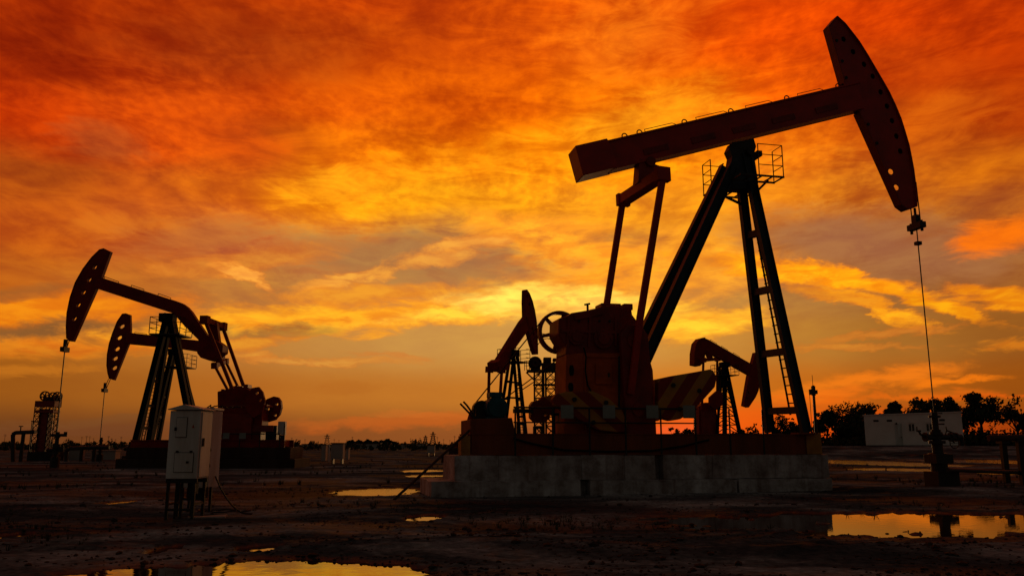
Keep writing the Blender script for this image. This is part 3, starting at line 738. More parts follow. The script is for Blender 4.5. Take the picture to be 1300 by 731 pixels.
# cranks with their striped weights
def crank(v0, v1, name_dx, front=True):
    sh = F.at(806, 432, -.9); pin = F.at(802, 520, -.9)
    b = MB()
    cr = [(F.at(787, 424, -.9)), F.at(797, 412, -.9), F.at(812, 412, -.9), F.at(822, 425, -.9), F.at(826, 470, -.9), F.at(831, 560, -.9), F.at(796, 562, -.9), F.at(790, 470, -.9)]
    b.prism(cr, v0, v1)
    arm = b.build('crank', M['dred'], mp_, bevel=.03)
    b = MB()
    for (px, py, r) in ((806, 432, .26), (808, 462, .20), (810, 520, .2)):
        c = F.at(px, py, -.9); b = MB(); b.disc(c, r, v0 - .05 if front else v1 + .003, v0 - .003 if front else v1 + .05, 20); b.build('crank_boss', M['dred'], arm, smooth=True)
    dv = .035
    # two rounded fan weights, one on each side of the arm
    lw = F.poly([(701, 506), (705, 500), (716, 497.5), (752, 496.5), (772, 506), (788, 520), (795, 534), (795, 548), (786, 549), (757, 545.5), (737, 534), (712, 520), (703, 514)], -.9)
    b = MB(); b.prism(lw, v0 - dv, v1 + dv); w1 = b.build('counterweight', M['stripeB'], arm, bevel=.03)
    rwp = F.poly([(834, 481), (850, 477.5), (880, 472.5), (900, 468.8), (904, 470), (908.5, 479), (906.5, 491), (893, 506), (876, 524), (862, 532), (850, 534), (835, 530)], -.9)
    b = MB(); b.prism(rwp, v0 - dv, v1 + dv); w2 = b.build('counterweight', M['stripeA'], arm, bevel=.03)
    for w, bolts in ((w1, ((728, 507), (768, 511), (752, 536))), (w2, ((853, 489), (886, 496), (861, 519)))):
        b = MB()
        for (px, py) in bolts:
            c = F.at(px, py, -.9); b = MB(); b.disc(c, .07, v0 - dv - .05 if front else v1 + dv + .002, v0 - dv - .002 if front else v1 + dv + .05, 6); b.build('bolt', M['steel'], w)
    return arm
crank(-.95, -.73, 0)
crank(.73, .95, 0, False)
b = MB(); c = F.at(806, 432, -.9); b.tube((c[0], -.73, c[1]), (c[0], .73, c[1]), .16, n=18); b.build('crank_shaft', M['steel'], mp_, smooth=True)

# walking beam (near edge gives the top line, far edge the underside)
BW = .27
b = MB()
tl = F.at(771.5, 178.3, -BW); tr = F.at(1092, 103.5, -BW)
bl = F.at(771.5, 221.5, BW); br = F.at(1086, 144.5, BW)
bt = .05
def lerp(a, c, t): return (a[0] + (c[0] - a[0]) * t, a[1] + (c[1] - a[1]) * t)
b.prism([tl, tr, br, bl], -BW + .05, BW - .05)
d = Vector((tr[0] - tl[0], tr[1] - tl[1])).normalized()
def off(p, a, n): return (p[0] + d.x * a - d.y * n, p[1] + d.y * a + d.x * n)
b.prism([off(tl, 0, .004), off(tr, 0, .004), off(tr, 0, -.05), off(tl, 0, -.05)], -BW, -BW + .046)
b.prism([off(tl, 0, .004), off(tr, 0, .004), off(tr, 0, -.05), off(tl, 0, -.05)], BW - .046, BW)
b.prism([off(bl, 0, .05), off(br, 0, .05), off(br, 0, -.004), off(bl, 0, -.004)], -BW, -BW + .046)
b.prism([off(bl, 0, .05), off(br, 0, .05), off(br, 0, -.004), off(bl, 0, -.004)], BW - .046, BW)
beam = b.build('walking_beam', M['red'], mp_)
b = MB()
for t in (.12, .30, .46, .62, .80):            # long raised doubler plates on the web
    p0 = lerp(tl, tr, t); q0 = lerp(bl, br, t); c = lerp(p0, q0, .68)
    e = off(c, .9, 0); b = MB(); b.prism([off(c, 0, .10), off(e, 0, .10), off(e, 0, -.10), off(c, 0, -.10)], -BW + .02, -BW + .053); b.build('web_plate', M['dred'], beam)
TW = .42
tw = F.poly([(730.4, 185), (771, 175.8), (772.5, 221.8)], -TW)
twb = [F.at(730.4, 185, -TW), F.at(771, 175.6, -TW), F.at(774, 222, TW), F.at(731, 233, TW)]
b = MB(); b.prism(twb, -TW, TW); b.build('tail_weight', M['red'], beam, bevel=.02)
b = MB()
tops = lambda px: F.pt(px, 178.3 + (px - 771.5) * (103.5 - 178.3) / (1092 - 771.5), -.18)
for (a, c) in ((819, 858), (884, 923), (947, 980), (1013, 1045)):
    p, q = tops(a), tops(c); up = Vector((-d.y, 0, d.x)) * .075; di = Vector((d.x, 0, d.y)) * .12
    b = MB(); b.path([p, p + up, q - di + up, q], .011, 6); b.build('grab_rail', M['steel'], beam)
b = MB()
for px in (793, 812, 869, 928, 999, 1064):
    p = tops(px); up = Vector((-d.y, 0, d.x)); du = Vector((d.x, 0, d.y))
    b = MB(); b.path([p + du * .09 * math.cos(t * math.pi / 6) + up * .10 * math.sin(t * math.pi / 6) for t in range(7)], .02, 6); b.build('lifting_eye', M['steel'], beam)

# horse head: two pierced side plates, the arc face and a web between them
HW = .13
arc = [(1062, 22), (1072, 31), (1080, 41), (1090, 54), (1100, 70), (1110, 87), (1120, 104), (1128, 118), (1136, 135), (1143, 152), (1148, 168), (1153, 185), (1156, 200), (1159, 216), (1161, 232), (1162.6, 248), (1163, 262)]
near = F.poly(arc + [(1151, 266), (1143, 260), (1090, 142), (1071, 105), (1051, 34), (1061, 22)], -HW)
hl = [(1071, 50), (1083, 66), (1097, 82), (1108, 97), (1118, 117), (1126, 135), (1132.5, 153.5), (1138, 173), (1143, 192), (1146.5, 212), (1149, 232)]
hl2 = [(1077, 71), (1087, 92)]
HP = .13
hn = [circ(F.at(px, py, -HP), .095, 10, 1.15) for px, py in hl[:-2]]
thr = [(1131, 218), (1138, 238)]                    # the two holes one can see through
hn += [circ(F.at(px, py, -HP), .105, 12) for px, py in thr]
b = MB(); b.plate(near, hn, -HP, -HP + .03)
head = b.build('horse_head', M['red'], mp_)
b = MB()
hf = [circ(F.at(px, py, HP), .14, 14) for px, py in thr]
b.plate(near, hf, HP - .03, HP); b.build('far_plate', M['red'], head)
b = MB()
cw = F.poly(arc[:13] + [(1120, 200), (1102, 150), (1090, 108)] , -HW)
b.prism([lerp(p, F.at(1115, 130, -HW), .12) for p in cw], -.03, .03); b.build('web', M['dark'], head)  # coloured near-black so the holes in front of it look shaded
b = MB()
ap = F.poly(arc, -HW)
for i in range(len(ap) - 1):
    p, q = ap[i], ap[i + 1]
    b.bar((p[0] - .02, 0, p[1]), (q[0] - .02, 0, q[1]), 2 * HW + .16, .035)
b.build('arc_face', M['red'], head)
b = MB()
ip = F.poly([(1061, 22), (1051, 34), (1071, 105)], -HW) ; ip2 = F.poly([(1090, 142), (1143, 260), (1151, 266), (1163, 262)], -HW)
for L_ in (ip, ip2):
    b = MB()
    for i in range(len(L_) - 1):
        p, q = L_[i], L_[i + 1]; b.bar((p[0] + .015, 0, p[1]), (q[0] + .015, 0, q[1]), 2 * HW + .10, .03)
    b.build('back_face', M['dred'], head)
b = MB()
for k, (px, py) in enumerate(((1062, 52), (1069, 78), (1074, 99), (1102, 158), (1113, 182))):
    c = F.at(px, py, -HP); b = MB(); b.disc(c, .06, -HP - .03, -HP - .002, 8); b.build('bolt', M['steel'], head)

# saddle, legs, ladder
pvN = F.at(944, 181, 0)
PU = pvN[0]
b = MB()
b.prism(F.poly([(926, 190), (930, 181), (957, 176), (960, 186), (957, 197), (930, 199)], -.2), -.2, .2)
zq = F.at(944, 196, 0)[1]
b.tube((PU + .05, -.36, zq), (PU + .05, .36, zq), .13, n=16)
b.box(PU - .36, PU - .2, -.18, .18, zq - .3, zq - .1); b.box(PU + .32, PU + .5, -.3, .3, zq - .12, zq + .06)
b.build('saddle', M['steel'], mp_)
b = MB()
b.prism(F.poly([(930, 198), (958, 198), (963, 232), (961, 240), (926, 240), (926, 222)], -.22), -.22, .22)
b.build('leg_cap', M['leg'], mp_, bevel=.02)
def leg(top, bot, vt, vb_, w, h):
    p = F.at(*top, vt); q = F.at(*bot, vb_)
    b = MB(); b.ibar((p[0], vt, p[1]), (q[0], vb_, q[1]), w, h, .035); 
    return b.build('leg', M['leg'], mp_)
VL = 1.0
leg((946.5, 195), (1023.5, 549), -.16, -VL, .20, .31)
leg((936.5, 195), (977.5, 549), .16, VL, .20, .29)
leg((930, 212), (816, 462), -.16, -.52, .30, .34)
leg((921, 212), (799, 462), .16, .52, .30, .34)
b = MB()
def onleg(t):
    p = F.at(946.5, 195, -.16); q = F.at(1023.5, 549, -VL); r = F.at(936.5, 195, .16); s = F.at(977.5, 549, VL)
    a = lerp(p, q, t); c = lerp(r, s, t)
    return Vector((a[0], -.16 + (-VL + .16) * t, a[1])), Vector((c[0], .16 + (VL - .16) * t, c[1]))
for t in (.30, .505, .725, .925):
    a, c = onleg(t); e = (c - a).normalized(); b = MB(); b.bar(a + e * .02, c - e * .02, .22, .18, up=(0, 0, 1)); b.build('cross_beam', M['leg'], mp_)
b = MB()
def lad(t, s):
    a, c = onleg(t); f = .57 - (t - .42) / .52 * .16; m = a.lerp(c, f); e = (a - c).normalized(); return m + e * s + Vector((.10, 0, 0))
for s in (0., .42): b.bar(lad(.14, s), lad(.94, s), .06, .04)
for k in range(27):
    t = .15 + .78 * k / 26; b.tube(lad(t, 0), lad(t, .42), .02, n=6)
b.build('ladder', M['steel'], mp_)
# plates at the feet
b = MB()
for (px, v) in ((1021, -VL), (977.5, VL)):
    u = F.at(px, 549, v)[0]; b = MB(); b.box(u - .32, u + .32, v - .24, v + .24, zs1, zs1 + .05); b.build('foot_plate', M['skid'], mp_)

# two service platforms beside the saddle
def platform(corn, rails, vn, vf, zf, u0, u1, sides):
    b = MB()
    for v in (vn, vf): b.box(u0, u1, v - .02, v + .02, zf - .06, zf)
    for k in range(5):
        u = u0 + .03 + (u1 - u0 - .06) * k / 4; b.box(u - .02, u + .02, vn + .022, vf - .022, zf - .05, zf - .01)
    pl = b.build('service_platform', M['steel'], mp_)
    b = MB()
    hgt_ = 1.05
    posts = [(u, v) for (u, v) in corn]
    for (u, v) in posts: b.tube((u, v, zf), (u, v, zf + hgt_), .018, n=6)
    for (i, j) in rails:
        for z in (.35, .70, 1.05):
            b.tube((posts[i][0], posts[i][1], zf + z), (posts[j][0], posts[j][1], zf + z), .014, n=6)
    b.build('guard_rail', M['steel'], pl)
    return pl
vn, vf = -1.05, -.45
zf = F.at(995.5, 224, vn)[1]; u1 = F.at(995.5, 224, vn)[0]; um = F.at(964, 222, vn)[0]
platform([(u1 - .02, vn), (u1 - .02, vf), (um, vn)], [(0, 1), (0, 2)], vn, vf, zf, F.at(940, 222, vn)[0], u1, None)
vn, vf = .35, .95
u0 = F.at(892.8, 247, vf)[0]; zf2 = F.at(892.8, 247, vf)[1]
platform([(u0 + .02, vf), (u0 + .02, vn), (F.at(918, 247, vf)[0], vf)], [(0, 1), (0, 2)], vn, vf, zf2, u0, F.at(945, 247, vf)[0], None)
b = MB()
b.bar((PU, -.2, zf - .55), (F.at(975, 226, -.75)[0], -.75, zf - .06), .08, .06); b.build('platform_bracket', M['steel'], mp_); b = MB(); b.bar((PU - .1, .2, zf2 - .5), (u0 + .5, .65, zf2 - .06), .08, .06)
b.build('platform_bracket', M['steel'], mp_)

# equalizer and pitman arms
EN = F.at(842, 221, -1.33); EF = F.at(790, 255, 1.33)
print('equalizer', EN, EF)
En = Vector((EN[0], -1.33, EN[1])); Ef = Vector((EF[0], 1.33, EF[1]))
b = MB(); e = (Ef - En).normalized()
b.bar(En + e * .1, Ef - e * .1, .34, .38, up=(0, 0, 1)); b.bar(En - e * .08, En + e * .16, .46, .46, up=(0, 0, 1)); b.bar(Ef - e * .16, Ef + e * .04, .42, .46, up=(0, 0, 1))
eq = b.build('equalizer', M['red'], mp_, bevel=.02)
b = MB(); m_ = (En + Ef) / 2
bt_ = F.pt(822, 209, 0)
b.bar(m_ + Vector((0, 0, .05)), bt_, .5, .45, up=(0, 1, 0), w2=.45, h2=.75); b.disc((bt_.x, bt_.z), .16, -.34, .34, 14)
b.build('equalizer_bearing', M['dred'], eq)
b = MB(); q = F.at(806, 440, -1.55)
b.bar(En + Vector((-.02, -.0, -.1)), (F.at(812, 404, -1.1)[0], -1.13, F.at(812, 404, -1.1)[1]), .12, .20); b.bar((F.at(812, 404, -1.1)[0], -1.13, F.at(812, 404, -1.1)[1]), (F.at(801, 500, -1.05)[0], -1.04, F.at(801, 500, -1.05)[1]), .11, .20)
b.build('pitman_arm', M['red'], mp_)
b = MB(); b.bar(Ef + Vector((0, 0, -.1)), (F.at(770, 388, 1.15)[0], 1.15, F.at(770, 388, 1.15)[1]), .12, .20); b.bar((F.at(770, 388, 1.15)[0], 1.15, F.at(770, 388, 1.15)[1]), (F.at(763, 515, 1.06)[0], 1.06, F.at(763, 515, 1.06)[1]), .11, .20)
b.build('pitman_arm', M['red'], mp_)

# bridle, carrier bar and polished rod
hb = F.at(1163, 262, -HW); RU = F.at(1166.5, 320, 0)[0]
print('rod u check', [F.at(px, py, 0)[0] for px, py in ((1161, 290), (1166, 320), (1178, 420), (1190, 545))])
zc = F.at(1162, 286, 0)[1]
b = MB()
for v in (-.20, .20):
    st = Vector((ap[-3][0] + .0, v, ap[-3][1])); b = MB(); b.tube(st, (RU + (.02), v, zc), .022, n=6); b.build('bridle', M['steel'], mp_)
b = MB(); b.box(RU - .12, RU + .12, -.34, .34, zc - .14, zc + .06); b.box(RU - .09, RU + .09, -.12, .12, zc + .064, zc + .36); b.tube((RU, 0, zc + .36), (RU, 0, zc + .62), .045)
for v in (-.26, .26): b.tube((RU, v, zc - .26), (RU, v, zc + .12), .05)
b.build('carrier_bar', M['steel'], mp_)
zw = F.at(1190, 530, 0)[1]
b = MB(); b.tube((RU, 0, zw), (RU, 0, zc + .5), .020, n=8); z_ = F.at(1166, 309, 0)[1]
b.box(RU - .09, RU + .09, -.09, .09, z_ - .06, z_ + .06); b.tube((RU, -.13, z_), (RU, .13, z_), .03)
b.build('polished_rod', M['steel'], mp_)

# wellhead under the rod
rw0 = F.o + F.u * RU
wh = thing('wellhead', 'dark wellhead with side valve at right under the hanging rod of the nearest pump jack', 'wellhead', rw0, th, 'wellheads with valves')
b = MB()
def wz(py): return F.at(1190, py, 0)[1]
for (r, y0, y1) in ((.10, 545, 523), (.19, 530, 527), (.15, 548, 545), (.20, 552, 548), (.14, 560, 552), (.26, 563, 559), (.17, 575, 563), (.30, 580, 575), (.26, 607, 580)):
    b.tube((0, 0, max(-.05, wz(y0))), (0, 0, wz(y1)), r, n=16)
b.box(-.35, .45, -.35, .35, -.05, wz(598))
b.box(-.32, .32, -.3, .3, wz(588), wz(576))
b.build('casing_head', M['steel'], wh, bevel=.01)
b = MB(); zc_ = wz(554.5)
b.tube((-.45, 0, zc_), (.95, 0, zc_), .10, n=12); b.tube((.95, 0, zc_), (.95, 0, wz(566)), .08, n=10)
for x in (-.42, .55, .75): b.tube((x - .03, 0, zc_), (x + .03, 0, zc_), .15, n=14)
b.build('flow_tee', M['steel'], wh)
b = MB()
b.path([(-.45, 0, zc_), (-.62, 0, zc_ + .10), (-.66, 0, zc_ + .22)], .035); b.tube((-.74, 0, zc_ + .20), (-.58, 0, zc_ + .20), .03); b.tube((-.72, 0, zc_ + .2), (-.72, 0, zc_ + .34), .02)
b.build('valve', M['steel'], wh); b = MB()
for t in range(16):
    a, c = 2 * math.pi * t / 16, 2 * math.pi * (t + 1) / 16
    b.tube((.5 + .17 * math.cos(a), -.2, wz(562) + .17 * math.sin(a)), (.5 + .17 * math.cos(c), -.2, wz(562) + .17 * math.sin(c)), .018, n=6)
b.tube((.5, -.2, wz(562)), (.5, 0, zc_), .025); b.bar((.33, -.2, wz(562)), (.67, -.2, wz(562)), .02, .02)
b.build('handwheel', M['steel'], wh); b = MB()
b.path([(.3, 0, zc_), (.42, 0, zc_ + .22), (.40, 0, zc_ + .34)], .02); b.path([(.42, 0, zc_ + .22), (.70, 0, zc_ + .12)], .025)
b.build('drain_pipe', M['steel'], wh)
b = MB(); b.tube((0, 0, wz(538)), (.34, 0, wz(538)), .025); b.tube((0, 0, wz(524.5)), (.3, 0, wz(524.5)), .02); b.build('lubricator_pipe', M['steel'], wh)

# pipe rack on the right
pr = thing('pipe_rack', 'thick horizontal pipeline on dark posts at the right edge behind the wellhead', 'pipeline')
b = MB(); Y = 29.
p0, p1 = at_y(1255, 556, Y), at_y(1420, 553, Y); b.tube(p0, p1, .11, n=14)
b.build('pipe', M['rust'], pr)
for (px, top) in ((1272.5, 556), (1293, 553), (1352, 553)):
    p = at_y(px, top, Y + (1.8 if px == 1272.5 else -.0)); b = MB(); b.box(p.x - .09, p.x + .09, p.y - .09, p.y + .09, -.1, p.z - .1); b.box(p.x - .15, p.x + .15, p.y - .2, p.y + .2, p.z - .2, p.z - .11); b.build('post', M['steel'], pr)
b = MB(); q = at_y(1182, 598, 24.8); b.tube(at_y(1204, 596, 27), at_y(1330, 601, 30), .07, n=12); b.build('low_pipe', M['steel'], pr)

# leaning pole at the left end of the foundation
lp = MB(); p = ground(500, 634); _u, _z = F.at(596, 546, -.95); q = F.o + F.u * _u + F.v * -.95 + Vector((0, 0, _z)); lp.tube(p, q, .036, n=10); 
tag(lp.build('steel_pole', M['rust']), 'long thin steel pole leaning from the mud against the left end of the skid', 'pole')

# guard rail with small plates in front of the cranks
gv = -VB + .235
gr = thing('guard_fence', 'low dark pipe rail standing in front of the striped counterweights', 'fence', F.o, th)
b = MB()
rl = [F.pt(652, 520, gv), F.pt(884, 516, gv)]
zr = (rl[0].z + rl[1].z) / 2; ra, rb = rl[0].x, rl[1].x
b.tube((ra, gv, zr), (rb, gv, zr), .028, n=8); b.tube((ra, gv, zr - .42), (rb, gv, zr - .42), .02, n=8); b.build('rail', M['steel'], gr)
for k in range(8):
    u = ra + .05 + (rb - ra - .1) * k / 5; b = MB(); b.tube((u, gv, zu), (u, gv, zr), .028, n=8); b.build('post', M['steel'], gr)
PL = ['pale square plate hanging on the rail below the left counterweight tip', 'pale square plate hanging on the rail right of the leftmost plate', 'brightest pale square plate hanging on the rail in front of the crank', 'dim grey plate hanging on the rail before the right counterweight']
for k, px in enumerate((719.5, 772.5, 827.5, 874)):
    c = F.at(px, 522, gv)[0]
    b = MB(); b.box(-.19, .19, gv - .05, gv - .032, -.19, .19); b.box(-.12, .12, gv - .031, gv - .028, .12, .19)
    o = b.build('sign_plate', M['plate'], None, bevel=.004); o.location = F.o + F.u * c + Vector((0, 0, F.at(px, 522.5, gv)[1])); o.rotation_euler = (0, 0, th)
    tag(o, PL[k], 'sign', 'plates on the guard rail')
# ------------------------------------------------------------------ generic smaller pump jacks
def traced_pump(name_label, Fr, S, mats):
    """pump jack from outlines given in its own frame (u, z) at true size; S holds the shapes"""
    t = thing('pump_jack', name_label, 'pump jack', Fr.o, Fr.th, 'oil pump jacks')
    red, leg_m, dr = mats
    w = S['hw']
    b = MB(); b.plate(S['head'], S.get('holes', []), -w, w); hd = b.build('horse_head', red, t)
    if 'rim' in S:
        b = MB()
        for i in range(len(S['rim']) - 1):
            p, q = S['rim'][i], S['rim'][i + 1]; b.bar((p[0], 0, p[1]), (q[0], 0, q[1]), 2 * w + .10, .04)
        b.build('arc_face', red, hd)
    b = MB(); b.prism(S['beam'], -.22, .22); bm_ = b.build('walking_beam', red, t)
    if 'tail' in S:
        b = MB(); b.prism(S['tail'], -.55, .55); b.build('tail_weight', dr, bm_, bevel=.03)
    for (p, q) in S.get('rails', []):
        b = MB(); up = Vector((0, 0, .11)); p = Vector((p[0], -.15, p[1])); q = Vector((q[0], -.15, q[1]))
        b.path([p, p + up, q + up * .7, q], .022, 6); b.build('grab_rail', M['steel'], bm_)
    for (top, bot, vt, vb, ww) in S['legs']:
        b = MB(); b.ibar((top[0], vt, top[1]), (bot[0], vb, bot[1]), ww, ww, .05); b.build('leg', leg_m, t)
    for (p, q, ww) in S.get('braces', []):
        b = MB(); b.bar(p, q, ww, ww, up=(0, 0, 1) if abs(q[2] - p[2]) < .3 else (0, 1, 0)); b.build('cross_beam', leg_m, t)
    if 'ladder' in S:
        (p, q, dv) = S['ladder']; p, q, dv = Vector(p), Vector(q), Vector(dv); b = MB()
        b.bar(p, q, .05, .05); b.bar(p + dv, q + dv, .05, .05)
        n = 24
        for k in range(n): a = p.lerp(q, (k + .5) / n); b.tube(a, a + dv, .02, n=5)
        b.build('ladder', M['steel'], t)
    pu, pz = S['pivot']
    b = MB(); b.box(pu - .45, pu + .45, -.35, .35, pz - .55, pz - .02); b.tube((pu, -.5, pz - .2), (pu, .5, pz - .2), .18, n=12); b.build('saddle', leg_m, t)
    if 'plat' in S:
        (u0, u1, z, v0, v1) = S['plat']
        b = MB(); b.box(u0, u1, v0, v1, z - .08, z); pl = b.build('service_platform', M['steel'], t)
        for u, a, c in ((u0, u0, u0 + .28 * (u1 - u0)), (u1, u1 - .28 * (u1 - u0), u1)):
            b = MB()
            for v in (v0, (v0 + v1) / 2, v1): b.tube((u, v, z), (u, v, z + 1.05), .028, n=5)
            for h in (.35, .7, 1.05):
                b.tube((u, v0, z + h), (u, v1, z + h), .022, n=5)
                for v in (v0, v1): b.tube((a, v, z + h), (c, v, z + h), .022, n=5)
            b.build('guard_rail', M['steel'], pl)
    (en, ef, bt) = S['eq']; en, ef, bt = Vector(en), Vector(ef), Vector(bt)
    b = MB(); b.bar(en, ef, .34, .42, up=(0, 0, 1)); 
    e = (ef - en).normalized()
    b.bar(en - e * .2, en + e * .25, .5, .5, up=(0, 0, 1)); b.bar(ef - e * .25, ef + e * .2, .5, .5, up=(0, 0, 1)); b.bar((en + ef) / 2, bt, .4, .5, up=(0, 1, 0))
    b.build('equalizer', red, t)
    for (p, q) in S['pit']:
        b = MB(); b.bar(p, q, .16, .20); b.build('pitman_arm', red, t)
    gv = S.get('gv', .6)
    b = MB(); b.prism(S['gear'], -gv, gv); g_ = b.build('gearbox', dr, t, bevel=.04)
    for wt, v0, v1, holes in S['weights']:
        b = MB(); b.plate(wt, holes, v0, v1); b.build('counterweight', red, t)
    for k in S.get('extra', []):
        b = MB(); b.box(*k[1]); b.build(k[0], k[2], t, bevel=.01)
    (u0, u1, z0, z1, v) = S['skid']
    b = MB()
    for vv_ in (-v + .12, v - .12): b.ibar((u0, vv_, (z0 + z1) / 2), (u1, vv_, (z0 + z1) / 2), .24, z1 - z0, .04)
    for k in range(8):
        u = u0 + .3 + (u1 - u0 - .6) * k / 7; b.box(u - .08, u + .08, -v + .24, v - .24, z0 + .05, z1 - .04)
    b.build('skid', dr, t)
    if 'rod' in S:
        (hu, hz, ru, zc, zb) = S['rod']
        for v in (-.16, .16):
            b = MB(); b.tube((hu, v, hz), (ru, v, zc), .03, n=5); b.build('bridle', M['steel'], t)
        b = MB(); b.box(ru - .13, ru + .13, -.34, .34, zc - .18, zc + .12); b.box(ru - .09, ru + .09, -.1, .1, zc + .12, zc + .62); b.bar((ru - .3, 0, zc + .06), (ru + .1, 0, zc + .02), .1, .1); b.build('carrier_bar', M['steel'], t)
        b = MB(); b.tube((ru, 0, zb), (ru, 0, zc), .036, n=6); b.build('polished_rod', M['steel'], t)
    return t
def foundation(label, Fr, u0, u1, v, z1, d=.0):
    f = thing('concrete_foundation', label, 'foundation', Fr.o, Fr.th)
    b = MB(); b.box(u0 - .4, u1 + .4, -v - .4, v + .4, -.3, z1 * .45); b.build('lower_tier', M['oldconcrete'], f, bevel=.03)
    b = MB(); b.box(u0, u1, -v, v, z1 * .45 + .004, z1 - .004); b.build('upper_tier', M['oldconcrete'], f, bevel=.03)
    return f

# --- left near pump (bent beam)
DA = 52.
FA = Frame(0, DA, 0.)
P = lambda pts, v=0.: FA.poly(pts, v)
arcA = [(142, 320), (133.5, 316.3), (128, 317.7), (118, 327.5), (107, 342), (97.4, 359), (90.8, 378), (86.8, 397.5), (85.8, 415), (86.4, 430)]
SA = dict(hw=.15, head=P([(94, 433.6), (88.6, 433)] + arcA[::-1] + [(131, 350.5), (123.6, 367)]), rim=P(arcA[1:]),
    holes=[[(c[0] + .14 * math.cos(t) * .9 + .06 * math.sin(t), c[1] + .17 * math.sin(t)) for t in [k * math.pi / 6 for k in range(12)]] for c in P([(121.6, 339.5), (114.6, 355.3), (107.4, 371.3), (100.8, 387.2), (95.8, 404.7)])],
    beam=P([(124, 350), (130, 352.9), (180, 368.4), (225, 382.7), (233, 385.6), (239, 389.8), (244.5, 396), (250, 404.5), (266.5, 429.4), (274, 441), (262, 446), (252.7, 431), (235.4, 413.8), (221.5, 398), (211, 394.8), (165, 380), (122, 366)]),
    tail=P([(254.7, 436), (266.4, 426.5), (279.4, 434), (286.5, 439), (286, 448), (279, 452.5), (269, 458.5), (258.6, 455), (254, 449)]),
    rails=[(FA.at(134, 354), FA.at(152, 359.6)), (FA.at(168, 364.6), FA.at(184, 369.4)), (FA.at(202, 375.2), FA.at(218, 380.3))],
    pivot=FA.at(213.5, 398), plat=(FA.at(198, 423)[0], FA.at(236, 423)[0], FA.at(198, 424, -.6)[1], -1.0, 1.0))
ztA = FA.at(213, 402)[1]; zbA = FA.at(180, 559, -.9)[1]; pa = FA.at(209, 402); 
f1 = FA.at(172.5, 559, -1.0); f2 = FA.at(189.5, 559, 1.0); r1 = FA.at(246, 559, -.8); r2 = FA.at(251.5, 559, .8)
tpA = FA.at(211.5, 404, -.2); tpB = FA.at(216, 405, -.2)
SA['legs'] = [(tpA, f1, -.2, -1., .34), ((tpA[0], tpA[1]), f2, .2, 1., .34), (tpB, r1, -.2, -.8, .34), (tpB, r2, .2, .8, .34)]
def between(p1, q1, v1, w1, p2, q2, v2, w2, t):
    a = Vector((p1[0] + (q1[0] - p1[0]) * t, v1 + (w1 - v1) * t, p1[1] + (q1[1] - p1[1]) * t)); c = Vector((p2[0] + (q2[0] - p2[0]) * t, v2 + (w2 - v2) * t, p2[1] + (q2[1] - p2[1]) * t))
    return a, c
SA['braces'] = [(*between(tpA, f1, -.2, -1., tpA, f2, .2, 1., t), .18) for t in (.3, .52, .72, .9)] + [(*between(tpB, r1, -.2, -.8, tpB, r2, .2, .8, t), .16) for t in (.25, .45, .65)]
la, lc = between(tpA, f1, -.2, -1., tpA, f2, .2, 1., .3); lb, ld = between(tpA, f1, -.2, -1., tpA, f2, .2, 1., 1.)
SA['ladder'] = (la.lerp(lc, .3), lb.lerp(ld, .38), (.0, .4, 0))
eA = FA.pt(260, 406, -1.25); eB = FA.pt(282.5, 414.5, 1.25)
SA['eq'] = (eA, eB, FA.pt(275, 438, 0))
SA['pit'] = [(eA, FA.pt(295, 494, -1.25)), (eB, FA.pt(310.6, 494, 1.25))]
SA['gear'] = P([(279, 560), (277, 520), (276.5, 497), (282, 495.5), (288, 494), (297.6, 492), (310.6, 491.5), (319, 496), (327, 505), (333, 520), (333, 545), (329, 560)], -.6)
SA['weights'] = [(P([(312, 505), (319.7, 492.5), (328.8, 491), (334, 497.5), (337, 509), (333, 524), (322, 530), (312, 520)], -1.1), -1.2, -.95, [circ(FA.at(327, 499, -1.1), .09), circ(FA.at(331, 508, -1.1), .09)]),
    (P([(322, 524), (329, 514), (340, 506), (348, 503), (353.5, 504), (357, 509), (357.8, 517), (355.5, 525.5), (349.6, 532.6), (338, 536), (326, 534)], .9), .8, 1.15, [circ(FA.at(352, 513, .9), .09), circ(FA.at(341, 519, .9), .09), circ(FA.at(350, 527, .9), .09)])]
SA['gv'] = .7
zk = FA.at(300, 558, -1.3)[1]
g1 = lambda px: FA.at(px, 558, -1.)[0]
SA['skid'] = (g1(167), g1(362), zk - .45, zk, 1.2)
SA['extra'] = [('gear_pedestal', (g1(279), g1(329), -.75, .75, zk, FA.at(300, 538)[1]), M['dred']), ('motor', (g1(333), g1(347), -.4, .4, zk, FA.at(340, 540)[1]), M['steel']),
    ('control_box', (g1(349.5), g1(358.5), -.6, -.2, FA.at(350, 552)[1], FA.at(350, 535)[1]), M['white']), ('box_stand', (g1(351), g1(357), -.55, -.25, zk, FA.at(350, 552)[1] - .01), M['steel']),
    ('skid_rail', (g1(362) - .12, g1(362) - .04, -1., -.9, zk, zk + 1.), M['steel']), ('crank_plinth', (g1(281), g1(318), -1.05, -.78, zk, FA.at(300, 526)[1]), M['dred'])]
